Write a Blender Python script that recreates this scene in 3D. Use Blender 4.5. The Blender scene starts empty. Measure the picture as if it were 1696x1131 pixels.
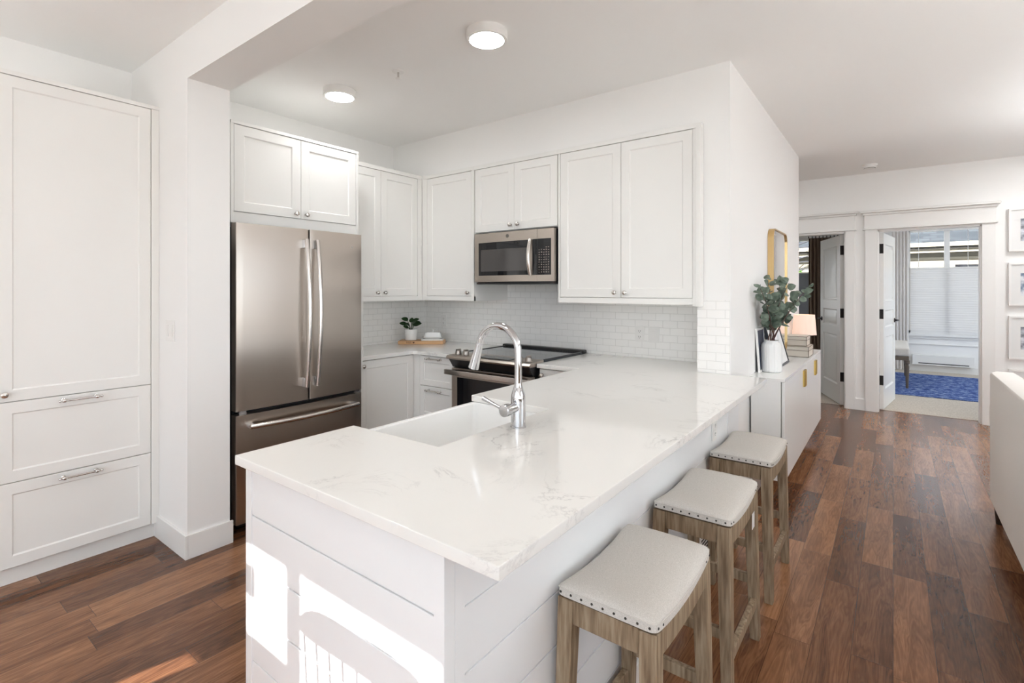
import bpy, bmesh, math, random
from mathutils import Matrix, Vector
random.seed(7)
D = bpy.data
SC = bpy.context.scene
COL = SC.collection
PI = math.pi

# ------------------------------------------------------------------ camera, world, sun, exposure
cam = D.objects.new('camera', D.cameras.new('camera'))
COL.objects.link(cam)
cam.location = (0, 0, 1.38)
cam.rotation_euler = (PI/2, 0, math.radians(37.065))
cam.data.sensor_width = 36
cam.data.lens = 36*835.78/1696
cam.data.shift_y = -(565.5-480)/1696
cam.data.clip_start = .02
cam.data.clip_end = 200
SC.camera = cam

SC.view_settings.view_transform = 'Standard'
SC.view_settings.look = 'None'
SC.view_settings.gamma = 1
SC.view_settings.use_curve_mapping = False
SC.view_settings.exposure = 0.85

EXPO = 1.0
w = D.worlds.new('sky'); SC.world = w
w.use_nodes = True
nt = w.node_tree
bg = nt.nodes['Background']
bg.inputs['Color'].default_value = (0.80, 0.90, 1.0, 1)
bg.inputs['Strength'].default_value = 2.5

def light(name, kind, loc, energy, color=(1, 1, 1), **kw):
    l = D.lights.new(name, kind); l.energy = energy; l.color = color
    for k, v in kw.items(): setattr(l, k, v)
    o = D.objects.new(name, l); COL.objects.link(o); o.location = loc
    return o
SUN = Vector((.22, 1, -.44)).normalized()
sun = light('sun', 'SUN', (0, -6, 6), 13, (1, .985, .97), angle=math.radians(.3))
sun.rotation_euler = SUN.to_track_quat('-Z', 'Y').to_euler()

def portal(name, loc, direction, sx, sy):
    o = light(name, 'AREA', loc, 1, shape='RECTANGLE', size=sx, size_y=sy)
    o.data.cycles.is_portal = True
    o.rotation_euler = Vector(direction).to_track_quat('-Z', 'Y').to_euler()
    return o
portal('daylight_right', (3.62, 2.7, 1.4), (-1, 0, 0), 1.7, 2.5)
portal('daylight_back', (.6, -2.52, 1.25), (0, 1, 0), 5.9, 2.5)
portal('daylight_bedroom', (.9, 11.1, 1.7), (0, -1, 0), 1.8, 2.0)
portal('daylight_bedroom_side', (2.62, 9.2, 1.45), (-1, 0, 0), 1.7, 2.4)  # portal for the added opening in the right bedroom wall
portal('daylight_left_bedroom', (-3.22, 9.8, 1.4), (1, 0, 0), 1.2, .8)  # portal for the added opening in the left room

SC.cycles.use_denoising = True
SC.cycles.max_bounces = 12
SC.cycles.diffuse_bounces = 8
SC.cycles.glossy_bounces = 6
SC.cycles.caustics_reflective = False
SC.cycles.caustics_refractive = False
SC.cycles.sample_clamp_indirect = 8

# ------------------------------------------------------------------ materials
def mat(name, color, rough=.5, metal=0, spec=.5, emit=None, estr=0, aniso=0, trans=0, alpha=1, coat=0, ior=1.45):
    m = D.materials.new(name); m.use_nodes = True
    b = m.node_tree.nodes['Principled BSDF']
    b.inputs['Base Color'].default_value = (*color, 1)
    b.inputs['Roughness'].default_value = rough
    b.inputs['Metallic'].default_value = metal
    b.inputs['Specular IOR Level'].default_value = spec
    b.inputs['IOR'].default_value = ior
    b.inputs['Anisotropic'].default_value = aniso
    b.inputs['Transmission Weight'].default_value = trans
    b.inputs['Alpha'].default_value = alpha
    b.inputs['Coat Weight'].default_value = coat
    if emit:
        b.inputs['Emission Color'].default_value = (*emit, 1)
        b.inputs['Emission Strength'].default_value = estr
    return m
def N(m, t, **kw):
    n = m.node_tree.nodes.new(t)
    for k, v in kw.items():
        if k in n.inputs.keys() if isinstance(k, str) else False: n.inputs[k].default_value = v
        else: setattr(n, k, v)
    return n
def L(m, a, ao, b, bi): m.node_tree.links.new(a.outputs[ao], b.inputs[bi])
def bsdf(m): return m.node_tree.nodes['Principled BSDF']
def ramp(m, stops):
    r = N(m, 'ShaderNodeValToRGB')
    e = r.color_ramp.elements
    while len(e) < len(stops): e.new(.5)
    for i, (p, c) in enumerate(stops):
        e[i].position = p; e[i].color = (*c, 1)
    return r
def coords(m, scale=(1, 1, 1), rot=(0, 0, 0), loc=(0, 0, 0)):
    # world position, so that patterns run on over neighbouring pieces
    g = N(m, 'ShaderNodeNewGeometry'); mp = N(m, 'ShaderNodeMapping')
    mp.inputs['Scale'].default_value = scale; mp.inputs['Rotation'].default_value = rot; mp.inputs['Location'].default_value = loc
    L(m, g, 'Position', mp, 'Vector')
    return mp
def local(m, scale=(1, 1, 1)):
    g = N(m, 'ShaderNodeTexCoord'); mp = N(m, 'ShaderNodeMapping')
    mp.inputs['Scale'].default_value = scale
    L(m, g, 'Object', mp, 'Vector')
    return mp
def bump(m, src, out, strength=.2, dist=.002):
    b = N(m, 'ShaderNodeBump'); b.inputs['Strength'].default_value = strength; b.inputs['Distance'].default_value = dist
    L(m, src, out, b, 'Height'); L(m, b, 'Normal', bsdf(m), 'Normal')

M = {}
M['wall'] = m = mat('wall_paint', (.87, .863, .85), .65, spec=.3)
n = N(m, 'ShaderNodeTexNoise'); n.inputs['Scale'].default_value = 180
c = coords(m); L(m, c, 0, n, 'Vector'); bump(m, n, 0, .06, .001)
M['ceiling'] = mat('ceiling_paint', (.90, .895, .885), .8, spec=.2)
M['trim'] = mat('trim_paint', (.84, .83, .81), .35)
M['cab'] = mat('cabinet_paint', (.83, .82, .795), .5)
M['cab2'] = mat('shiplap_paint', (.82, .83, .84), .35)
M['doorpaint'] = mat('door_paint', (.80, .79, .765), .3)
M['sideboard'] = mat('sideboard_white', (.84, .835, .82), .25)
M['ceramic'] = mat('ceramic_white', (.86, .86, .85), .12)
M['chrome'] = mat('chrome', (.60, .60, .615), .07, metal=1)
M['nickel'] = mat('polished_nickel', (.66, .63, .60), .16, metal=1)
M['steel'] = mat('stainless_steel', (.49, .435, .385), .28, metal=1, aniso=.75)
M['steel_bright'] = mat('stainless_handle', (.66, .62, .59), .2, metal=1)
M['steel_cap'] = mat('handle_cap', (.72, .73, .76), .25, metal=1)
M['steelknob'] = mat('satin_knob', (.42, .38, .345), .3, metal=1)
M['badge'] = mat('badge', (.16, .15, .14), .3, metal=.6)
M['darkside'] = mat('appliance_side', (.025, .026, .028), .45)
M['blackglass'] = mat('black_glass', (.012, .012, .014), .04, spec=.6)
M['cookglass'] = mat('cooktop_glass', (.035, .04, .05), .06, spec=.9)
M['blackplastic'] = mat('black_plastic', (.012, .012, .013), .28)
M['greymesh'] = mat('oven_window_mesh', (.085, .08, .078), .12)
M['keys'] = mat('keypad_print', (.55, .46, .40), .5)
M['gold'] = mat('brushed_gold', (.60, .42, .20), .32, metal=1)
M['brass'] = mat('brass_pull', (.62, .43, .13), .3, metal=1)
M['mirror'] = mat('mirror_glass', (.9, .9, .9), .01, metal=1)
M['glass'] = m = D.materials.new('window_glass'); m.use_nodes = True
_t = m.node_tree; _t.nodes.remove(_t.nodes['Principled BSDF'])
_tr = _t.nodes.new('ShaderNodeBsdfTransparent'); _gl = _t.nodes.new('ShaderNodeBsdfGlossy'); _gl.inputs['Roughness'].default_value = .02
_mx = _t.nodes.new('ShaderNodeMixShader'); _fr = _t.nodes.new('ShaderNodeFresnel'); _fr.inputs[0].default_value = 1.35
_t.links.new(_fr.outputs[0], _mx.inputs[0]); _t.links.new(_tr.outputs[0], _mx.inputs[1]); _t.links.new(_gl.outputs[0], _mx.inputs[2]); _t.links.new(_mx.outputs[0], _t.nodes['Material Output'].inputs[0])
M['bronze'] = mat('oil_rubbed_bronze', (.018, .013, .012), .4, metal=.3)
M['plastic'] = mat('white_plastic', (.83, .82, .80), .3)
M['slot'] = mat('dark_slot', (.05, .05, .05), .6)
M['lamp_lit'] = mat('lit_diffuser', (1, 1, 1), .5, emit=(.98, .99, .985), estr=36)
M['lamp_fill'] = mat('fill_diffuser', (1, 1, 1), .5, emit=(.975, .99, 1), estr=88)  # glow of the extra fill fixtures kept out of frame
M['shade'] = mat('lamp_shade', (.74, .60, .54), .8, emit=(1, .66, .46), estr=.22)
M['navy'] = mat('navy_card', (.035, .045, .08), .5)
M['blackframe'] = mat('black_frame', (.02, .022, .028), .35)
M['matboard'] = mat('mat_board', (.80, .80, .79), .7)
M['curtain_brown'] = mat('brown_curtain', (.20, .145, .11), .9, spec=.1)
M['curtain_beige'] = mat('beige_curtain', (.74, .71, .68), .9, spec=.1)
M['box'] = mat('linen_box', (.66, .60, .52), .8)
M['boxedge'] = mat('box_edging', (.20, .155, .12), .7)
M['eucal_stem'] = mat('eucalyptus_stem', (.11, .055, .045), .7)
M['soil'] = mat('potting_soil', (.03, .02, .015), .95)
M['legdark'] = mat('dark_wood_leg', (.03, .017, .012), .4)
M['benchwood'] = mat('bench_wood', (.13, .10, .075), .5)
M['beech'] = mat('board_beech', (.62, .37, .19), .5)
M['burn'] = mat('burnt_lettering', (.10, .035, .02), .7)
M['nail'] = mat('nail_head', (.05, .045, .04), .35, metal=.7)
M['backing'] = mat('cabinet_interior', (.30, .29, .27), .8)

def leafmat(name, c1, c2, rough):
    m = mat(name, c1, rough)
    n = N(m, 'ShaderNodeTexNoise'); n.inputs['Scale'].default_value = 28
    g = coords(m); L(m, g, 0, n, 'Vector')
    r = ramp(m, [(.35, c1), (.65, c2)]); L(m, n, 0, r, 0); L(m, r, 0, bsdf(m), 'Base Color')
    bsdf(m).inputs['Subsurface Weight'].default_value = 0
    return m
M['eucalyptus'] = leafmat('eucalyptus_leaf', (.085, .12, .09), (.20, .25, .195), .6)
M['darkleaf'] = leafmat('glossy_leaf', (.012, .035, .013), (.03, .075, .022), .3)
M['shrub'] = leafmat('shrub_leaf', (.02, .07, .01), (.10, .20, .03), .6)

# wood planks: random tone per plank, stretched grain
M['floor'] = m = mat('walnut_planks', (.2, .1, .05), .2, spec=.5)
g = N(m, 'ShaderNodeNewGeometry'); sx = N(m, 'ShaderNodeSeparateXYZ'); L(m, g, 'Position', sx, 0)
def mth(op, a, b=None, c=None):
    n = N(m, 'ShaderNodeMath', operation=op)
    for i, v in enumerate((a, b, c)):
        if v is None: continue
        if isinstance(v, (int, float)): n.inputs[i].default_value = v
        else: m.node_tree.links.new(v, n.inputs[i])
    return n.outputs[0]
PWID, PLEN = .128, .82
xr = mth('DIVIDE', sx.outputs[0], PWID); row = mth('FLOOR', xr)
wn = N(m, 'ShaderNodeTexWhiteNoise', noise_dimensions='1D'); m.node_tree.links.new(row, wn.inputs['W'])
yo = mth('ADD', mth('DIVIDE', sx.outputs[1], PLEN), mth('MULTIPLY', wn.outputs[0], 7.3)); colm = mth('FLOOR', yo)
cb = N(m, 'ShaderNodeCombineXYZ'); m.node_tree.links.new(row, cb.inputs[0]); m.node_tree.links.new(colm, cb.inputs[1])
wn2 = N(m, 'ShaderNodeTexWhiteNoise', noise_dimensions='3D'); L(m, cb, 0, wn2, 'Vector')
# grain coordinates shifted per plank
cg = N(m, 'ShaderNodeCombineXYZ')
m.node_tree.links.new(mth('MULTIPLY', sx.outputs[0], 9.0), cg.inputs[0])
m.node_tree.links.new(mth('MULTIPLY', sx.outputs[1], .9), cg.inputs[1])
m.node_tree.links.new(mth('MULTIPLY', wn2.outputs[0], 37.0), cg.inputs[2])
gn = N(m, 'ShaderNodeTexNoise'); L(m, cg, 0, gn, 'Vector'); gn.inputs['Scale'].default_value = 2.2; gn.inputs['Detail'].default_value = 3; gn.inputs['Roughness'].default_value = .5; gn.inputs['Distortion'].default_value = .5
# fine rings from the noise
rings = mth('FRACT', mth('MULTIPLY', gn.outputs[0], 11.0))
ringt = mth('ABSOLUTE', mth('SUBTRACT', rings, .5))
fine = N(m, 'ShaderNodeTexNoise'); fine.inputs['Scale'].default_value = 14; fine.inputs['Detail'].default_value = 3
L(m, cg, 0, fine, 'Vector')
t = mth('ADD', mth('MULTIPLY', wn2.outputs[0], .34), mth('MULTIPLY', gn.outputs[0], .50))
t = mth('ADD', t, mth('MULTIPLY', ringt, .24)); t = mth('ADD', t, mth('MULTIPLY', fine.outputs[0], .26))
r = ramp(m, [(.34, (.060, .023, .011)), (.52, (.130, .054, .025)), (.68, (.215, .094, .043)), (.86, (.33, .160, .078))])
m.node_tree.links.new(t, r.inputs[0])
# plank seams
fx = mth('FRACT', xr); sxm = mth('LESS_THAN', mth('MINIMUM', fx, mth('SUBTRACT', 1.0, fx)), .008)
fy = mth('FRACT', yo); sym = mth('LESS_THAN', mth('MINIMUM', fy, mth('SUBTRACT', 1.0, fy)), .0012)
seam = mth('MAXIMUM', sxm, sym)
mx = N(m, 'ShaderNodeMix', data_type='RGBA'); m.node_tree.links.new(mth('MULTIPLY', seam, .65), mx.inputs[0])
m.node_tree.links.new(r.outputs[0], mx.inputs[6]); mx.inputs[7].default_value = (.012, .006, .004, 1)
m.node_tree.links.new(mx.outputs[2], bsdf(m).inputs['Base Color'])
rr = mth('ADD', .19, mth('MULTIPLY', fine.outputs[0], .08)); m.node_tree.links.new(rr, bsdf(m).inputs['Roughness'])
bp = N(m, 'ShaderNodeBump'); bp.inputs['Strength'].default_value = .12; bp.inputs['Distance'].default_value = .002
m.node_tree.links.new(mth('SUBTRACT', mth('MULTIPLY', fine.outputs[0], .3), seam), bp.inputs['Height']); L(m, bp, 0, bsdf(m), 'Normal')

# white quartz with grey wisps
M['quartz'] = m = mat('white_quartz', (.83, .82, .795), .07, spec=.55)
c = coords(m)
w1 = N(m, 'ShaderNodeTexNoise'); w1.inputs['Scale'].default_value = 3.1; w1.inputs['Detail'].default_value = 7; w1.inputs['Roughness'].default_value = .68; w1.inputs['Distortion'].default_value = 1.1
L(m, c, 0, w1, 'Vector')
v = mth('ABSOLUTE', mth('SUBTRACT', w1.outputs[0], .5))
r1 = ramp(m, [(.0, (1, 1, 1)), (.012, (.25, .25, .25)), (.035, (0, 0, 0))]); m.node_tree.links.new(v, r1.inputs[0])
w2 = N(m, 'ShaderNodeTexNoise'); w2.inputs['Scale'].default_value = 2.3; w2.inputs['Detail'].default_value = 3
c2 = coords(m, loc=(3.7, 1.9, 0)); L(m, c2, 0, w2, 'Vector')
r2 = ramp(m, [(.52, (0, 0, 0)), (.68, (1, 1, 1))]); L(m, w2, 0, r2, 0)
mm = mth('MULTIPLY', r1.outputs[0], r2.outputs[0])
mx = N(m, 'ShaderNodeMix', data_type='RGBA'); m.node_tree.links.new(mth('MULTIPLY', mm, .75), mx.inputs[0])
mx.inputs[6].default_value = (.83, .82, .795, 1); mx.inputs[7].default_value = (.44, .43, .43, 1)
m.node_tree.links.new(mx.outputs[2], bsdf(m).inputs['Base Color'])

def tilemat(name, rot, loc=(0, 0, 0)):
    m = mat(name, (.8, .8, .78), .14)
    c = coords(m, rot=rot, loc=loc)
    b = N(m, 'ShaderNodeTexBrick'); L(m, c, 0, b, 'Vector')
    b.inputs['Color1'].default_value = (.91, .90, .88, 1); b.inputs['Color2'].default_value = (.93, .92, .90, 1)
    b.inputs['Mortar'].default_value = (.73, .72, .70, 1)
    b.inputs['Scale'].default_value = 1; b.inputs['Mortar Size'].default_value = .0016
    b.inputs['Mortar Smooth'].default_value = .3
    b.inputs['Brick Width'].default_value = .104; b.inputs['Row Height'].default_value = .0505
    L(m, b, 'Color', bsdf(m), 'Base Color')
    bp = N(m, 'ShaderNodeBump', invert=True); bp.inputs['Strength'].default_value = .5; bp.inputs['Distance'].default_value = .002
    L(m, b, 'Fac', bp, 'Height'); L(m, bp, 0, bsdf(m), 'Normal')
    return m
M['tile_x'] = tilemat('subway_tile_back', (PI/2, 0, 0), (0.03, 1.32, 0))      # x, z -> u, v
M['tile_y'] = tilemat('subway_tile_left', (PI/2, 0, 0))
# left wall runs along y: swap axes with a vector built by hand
m = M['tile_y']
for l in list(m.node_tree.links):
    if l.to_node.type == 'TEX_BRICK': m.node_tree.links.remove(l)
gg = N(m, 'ShaderNodeNewGeometry'); ss = N(m, 'ShaderNodeSeparateXYZ'); cc = N(m, 'ShaderNodeCombineXYZ')
L(m, gg, 'Position', ss, 0); L(m, ss, 1, cc, 0); L(m, ss, 2, cc, 1)
L(m, cc, 0, [x for x in m.node_tree.nodes if x.type == 'TEX_BRICK'][0], 'Vector')
m = M['tile_x']
for l in list(m.node_tree.links):
    if l.to_node.type == 'TEX_BRICK': m.node_tree.links.remove(l)
gg = N(m, 'ShaderNodeNewGeometry'); ss = N(m, 'ShaderNodeSeparateXYZ'); cc = N(m, 'ShaderNodeCombineXYZ')
L(m, gg, 'Position', ss, 0); L(m, ss, 0, cc, 0)
m.node_tree.links.new(ss.outputs[2], cc.inputs[1])
L(m, cc, 0, [x for x in m.node_tree.nodes if x.type == 'TEX_BRICK'][0], 'Vector')

M['oak'] = m = mat('weathered_oak', (.3, .22, .14), .65, spec=.25)
c = local(m, (60, 60, 5)); n = N(m, 'ShaderNodeTexNoise'); n.inputs['Scale'].default_value = 1.5; n.inputs['Detail'].default_value = 6; L(m, c, 0, n, 'Vector')
r = ramp(m, [(.3, (.16, .108, .066)), (.5, (.27, .195, .125)), (.7, (.38, .30, .21))]); L(m, n, 0, r, 0); L(m, r, 0, bsdf(m), 'Base Color'); bump(m, n, 0, .3, .001)
M['linen'] = m = mat('linen', (.60, .565, .525), .9, spec=.15)
c = local(m, (1, 1, 1)); n = N(m, 'ShaderNodeTexNoise'); n.inputs['Scale'].default_value = 420; n.inputs['Detail'].default_value = 2; L(m, c, 0, n, 'Vector')
r = ramp(m, [(.3, (.52, .49, .45)), (.7, (.655, .62, .58))]); L(m, n, 0, r, 0); L(m, r, 0, bsdf(m), 'Base Color'); bump(m, n, 0, .25, .001)
M['sofa'] = m = mat('sofa_fabric', (.83, .80, .765), .9, spec=.15)
n = N(m, 'ShaderNodeTexNoise'); n.inputs['Scale'].default_value = 350; c = local(m); L(m, c, 0, n, 'Vector'); bump(m, n, 0, .3, .001)
M['cushion'] = mat('cushion_fabric', (.45, .38, .31), .9, spec=.1)
M['carpet'] = m = mat('beige_carpet', (.42, .37, .31), .95, spec=.05)
n = N(m, 'ShaderNodeTexNoise'); n.inputs['Scale'].default_value = 90; n.inputs['Detail'].default_value = 4; c = coords(m); L(m, c, 0, n, 'Vector')
r = ramp(m, [(.3, (.42, .37, .31)), (.7, (.62, .56, .49))]); L(m, n, 0, r, 0); L(m, r, 0, bsdf(m), 'Base Color'); bump(m, n, 0, .6, .006)
M['rug'] = m = mat('blue_rug', (.1, .14, .35), .95, spec=.05)
c = coords(m, (5, 4, 1)); n = N(m, 'ShaderNodeTexNoise'); n.inputs['Scale'].default_value = 2.5; n.inputs['Detail'].default_value = 9; n.inputs['Roughness'].default_value = .8; L(m, c, 0, n, 'Vector')
r = ramp(m, [(.38, (.025, .04, .15)), (.5, (.075, .12, .29)), (.6, (.24, .30, .45)), (.74, (.50, .53, .62))]); L(m, n, 0, r, 0); L(m, r, 0, bsdf(m), 'Base Color')
M['shingle'] = m = mat('roof_shingle', (.25, .27, .28), .9, spec=.05)
c = coords(m); b = N(m, 'ShaderNodeTexBrick'); L(m, c, 0, b, 'Vector'); b.inputs['Scale'].default_value = 1; b.inputs['Brick Width'].default_value = .3; b.inputs['Row Height'].default_value = .14; b.inputs['Mortar Size'].default_value = .012
b.inputs['Color1'].default_value = (.035, .040, .044, 1); b.inputs['Color2'].default_value = (.058, .064, .068, 1); b.inputs['Mortar'].default_value = (.04, .04, .045, 1); L(m, b, 0, bsdf(m), 'Base Color')
M['siding'] = mat('cream_siding', (.20, .175, .13), .7)
M['fascia'] = mat('cream_fascia', (.24, .21, .155), .6)
M['gutter'] = mat('dark_brown', (.03, .025, .018), .7)  # dark brown of the boards under the eaves
M['lawn'] = mat('pale_paving', (.40, .385, .36), .9)
M['darkbranch'] = mat('branch_bark', (.04, .04, .045), .9)
# translucent cellular blind with fine pleats
M['blind'] = m = D.materials.new('cellular_blind'); m.use_nodes = True
t_ = m.node_tree; b_ = t_.nodes['Principled BSDF']; b_.inputs['Base Color'].default_value = (.80, .79, .78, 1); b_.inputs['Roughness'].default_value = .9
tr = t_.nodes.new('ShaderNodeBsdfTranslucent'); tr.inputs[0].default_value = (.80, .79, .79, 1)
ms = t_.nodes.new('ShaderNodeMixShader'); ms.inputs[0].default_value = .38
t_.links.new(b_.outputs[0], ms.inputs[1]); t_.links.new(tr.outputs[0], ms.inputs[2]); t_.links.new(ms.outputs[0], t_.nodes['Material Output'].inputs[0])
M['greyblind'] = mat('grey_blind', (.27, .28, .30), .9)
def photomat(name, scale, c1, c2, c3):
    m = mat(name, c1, .3)
    c = local(m, scale); n = N(m, 'ShaderNodeTexNoise'); n.inputs['Scale'].default_value = 4; n.inputs['Detail'].default_value = 6; L(m, c, 0, n, 'Vector')
    r = ramp(m, [(.38, c1), (.5, c2), (.62, c3)]); L(m, n, 0, r, 0); L(m, r, 0, bsdf(m), 'Base Color'); return m
M['photo_grey'] = photomat('grey_seascape_print', (2, 2, 4), (.07, .075, .09), (.28, .29, .33), (.65, .67, .72))
M['photo_blue'] = photomat('blue_seascape_print', (2, 2, 3), (.04, .06, .12), (.22, .28, .38), (.75, .77, .8))
M['abstract'] = photomat('soft_abstract_print', (5, 5, 5), (.60, .63, .64), (.76, .77, .77), (.84, .84, .83))

# ------------------------------------------------------------------ mesh builder
W = {}      # world matrix of each parent made here
class B:
    def __init__(s): s.bm = bmesh.new()
    def _add(s, tmp, T=None):
        if T is not None: bmesh.ops.transform(tmp, matrix=T, verts=tmp.verts)
        me = D.meshes.new('tmp'); tmp.to_mesh(me); tmp.free(); s.bm.from_mesh(me); D.meshes.remove(me); return s
    def box(s, x0, x1, y0, y1, z0, z1, bev=0, seg=2, T=None):
        t = bmesh.new(); bmesh.ops.create_cube(t, size=1)
        bmesh.ops.scale(t, vec=(x1-x0, y1-y0, z1-z0), verts=t.verts)
        bmesh.ops.translate(t, vec=((x0+x1)/2, (y0+y1)/2, (z0+z1)/2), verts=t.verts)
        if bev: bmesh.ops.bevel(t, geom=t.edges[:], offset=bev, segments=seg, affect='EDGES', profile=.5, clamp_overlap=True)
        return s._add(t, T)
    def prism(s, poly, z0, z1, bev=0, T=None):
        t = bmesh.new()
        lo = [t.verts.new((x, y, z0)) for x, y in poly]; hi = [t.verts.new((x, y, z1)) for x, y in poly]
        n = len(poly); t.faces.new(lo[::-1]); t.faces.new(hi)
        for i in range(n): t.faces.new((lo[i], lo[(i+1) % n], hi[(i+1) % n], hi[i]))
        bmesh.ops.recalc_face_normals(t, faces=t.faces)
        if bev:
            ed = [e for e in t.edges if abs(e.verts[0].co.z-e.verts[1].co.z) < 1e-6 or True]
            bmesh.ops.bevel(t, geom=ed, offset=bev, segments=2, affect='EDGES', profile=.5, clamp_overlap=True)
        return s._add(t, T)
    def lathe(s, prof, c=(0, 0, 0), seg=24, axis='z', T=None, rib=0, nr=0):
        t = bmesh.new(); rings = []
        for r, h in prof:
            ring = []
            for i in range(seg):
                a = 2*PI*i/seg; rr = max(r, 1e-5)*(1+(rib*math.cos(nr*a) if r > .001 else 0))
                ring.append(t.verts.new((rr*math.cos(a), rr*math.sin(a), h)))
            rings.append(ring)
        for a, b in zip(rings, rings[1:]):
            for i in range(seg): t.faces.new((a[i], a[(i+1) % seg], b[(i+1) % seg], b[i]))
        if prof[0][0] > 1e-4: t.faces.new(rings[0][::-1])
        if prof[-1][0] > 1e-4: t.faces.new(rings[-1])
        bmesh.ops.remove_doubles(t, verts=t.verts, dist=1e-5)
        bmesh.ops.recalc_face_normals(t, faces=t.faces)
        R = {'z': Matrix(), 'x': Matrix.Rotation(PI/2, 4, 'Y'), '-x': Matrix.Rotation(-PI/2, 4, 'Y'), 'y': Matrix.Rotation(-PI/2, 4, 'X'), '-y': Matrix.Rotation(PI/2, 4, 'X')}[axis]
        mt = Matrix.Translation(c) @ R
        return s._add(t, (T @ mt) if T is not None else mt)
    def tube(s, pts, r, seg=10, T=None, flat=None):
        pts = [Vector(p) for p in pts]; t = bmesh.new(); rings = []
        rs = r if isinstance(r, (list, tuple)) else [r]*len(pts)
        up = None
        for i, p in enumerate(pts):
            d = (pts[min(i+1, len(pts)-1)]-pts[max(i-1, 0)]).normalized()
            if up is None:
                up = Vector((0, 0, 1)) if abs(d.z) < .9 else Vector((1, 0, 0))
            u = (up-d*up.dot(d)).normalized(); v = d.cross(u); up = u
            f = flat if flat else 1
            rings.append([t.verts.new(p+rs[i]*(math.cos(2*PI*k/seg)*u+f*math.sin(2*PI*k/seg)*v)) for k in range(seg)])
        for a, b in zip(rings, rings[1:]):
            for i in range(seg): t.faces.new((a[i], a[(i+1) % seg], b[(i+1) % seg], b[i]))
        t.faces.new(rings[0][::-1]); t.faces.new(rings[-1])
        bmesh.ops.recalc_face_normals(t, faces=t.faces)
        return s._add(t, T)
    def grid(s, pts, T=None, thick=0):
        # pts[i][j] -> Vector
        t = bmesh.new(); V = [[t.verts.new(p) for p in rw] for rw in pts]
        for i in range(len(V)-1):
            for j in range(len(V[0])-1): t.faces.new((V[i][j], V[i+1][j], V[i+1][j+1], V[i][j+1]))
        bmesh.ops.recalc_face_normals(t, faces=t.faces)
        if thick: bmesh.ops.solidify(t, geom=t.faces[:], thickness=thick)
        return s._add(t, T)
    def poly(s, vs, faces, T=None):
        t = bmesh.new(); V = [t.verts.new(v) for v in vs]
        for f in faces: t.faces.new([V[i] for i in f])
        bmesh.ops.recalc_face_normals(t, faces=t.faces)
        return s._add(t, T)
    def shaker(s, x0, x1, z0, z1, t=.019, rail=.057, rec=.006, bevel=.006, rings=None, y=0):
        """flat frame with a recessed panel, front face at y looking to -y"""
        def rect(i, yy): return [(x0+i, yy, z0+i), (x1-i, yy, z0+i), (x1-i, yy, z1-i), (x0+i, yy, z1-i)]
        L_ = rings or [(0, t), (0, .0015), (.0015, 0), (rail, 0), (rail+bevel, rec)]
        vs = []
        for i, d in L_: vs += rect(i, y+d)
        fs = [[0, 1, 2, 3]]
        for k in range(len(L_)-1):
            a = 4*k; b = a+4
            for q in range(4): fs.append([a+q, a+(q+1) % 4, b+(q+1) % 4, b+q])
        e = 4*(len(L_)-1); fs.append([e, e+1, e+2, e+3])
        return s.poly(vs, fs)
    def build(s, name, m, parent=None, world=False, origin=None, smooth=True, sharp=35, kind=None, label=None, T=None):
        if T is not None: bmesh.ops.transform(s.bm, matrix=T, verts=s.bm.verts)
        if parent is not None and world: bmesh.ops.transform(s.bm, matrix=W[parent.name].inverted(), verts=s.bm.verts)
        if origin: bmesh.ops.translate(s.bm, vec=-Vector(origin), verts=s.bm.verts)
        me = D.meshes.new(name); s.bm.to_mesh(me); s.bm.free()
        me.materials.append(M[m] if isinstance(m, str) else m)
        if smooth:
            me.polygons.foreach_set('use_smooth', [True]*len(me.polygons))
            me.set_sharp_from_angle(angle=math.radians(sharp))
        o = D.objects.new(name, me); COL.objects.link(o)
        if smooth and len(me.polygons) > 6:
            wn_ = o.modifiers.new('weighted_normals', 'WEIGHTED_NORMAL'); wn_.keep_sharp = True; wn_.weight = 50
        if origin: o.location = origin
        if parent is not None: o.parent = parent; W[o.name] = W[parent.name].copy()
        else: W[o.name] = Matrix.Translation(origin or (0, 0, 0))
        if kind: o['kind'] = kind
        if label: o['label'] = label
        return o

def tag(o, label, cat, group=None):
    o['label'] = label; o['category'] = cat
    if group: o['group'] = group
    return o
def thing(name, label, cat, loc=(0, 0, 0), rz=0, group=None):
    o = D.objects.new(name, None); COL.objects.link(o); o.location = loc; o.rotation_euler = (0, 0, rz)
    o.empty_display_size = .1
    W[o.name] = Matrix.Translation(loc) @ Matrix.Rotation(rz, 4, 'Z')
    return tag(o, label, cat, group)
def struct(name, m, b, label=None): return b.build(name, m, kind='structure', label=label)
def copy_tree(o, parent=None):
    c = o.copy(); COL.objects.link(c)
    if parent is not None: c.parent = parent
    for ch in list(o.children): copy_tree(ch, c)
    return c
def text(body, size, m, parent, Tw, ext=.0006, name='lettering'):
    cu = D.curves.new(name, 'FONT'); cu.body = body; cu.size = size; cu.extrude = ext; cu.align_x = 'CENTER'; cu.align_y = 'CENTER'
    tmp = D.objects.new(name, cu); me = D.meshes.new_from_object(tmp); D.objects.remove(tmp); D.curves.remove(cu)
    me.name = name; me.materials.clear(); me.materials.append(M[m]); o = D.objects.new(name, me); COL.objects.link(o)
    o.parent = parent; o.matrix_local = W[parent.name].inverted() @ Tw
    return o

# ------------------------------------------------------------------ room shell
CE = 2.71
XL, XR, YB, YE = -3.73, 3.6, -2.5, 7.05
struct('floor', 'floor', B().box(-4, 3.8, -2.7, YE+.14, -.05, 0))
struct('ceiling', 'ceiling', B().box(-4, 3.8, -2.7, YE+.02, CE, CE+.08))
struct('wall_left', 'wall', B().box(XL-.15, XL, -2.7, YE, 0, CE))
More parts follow.
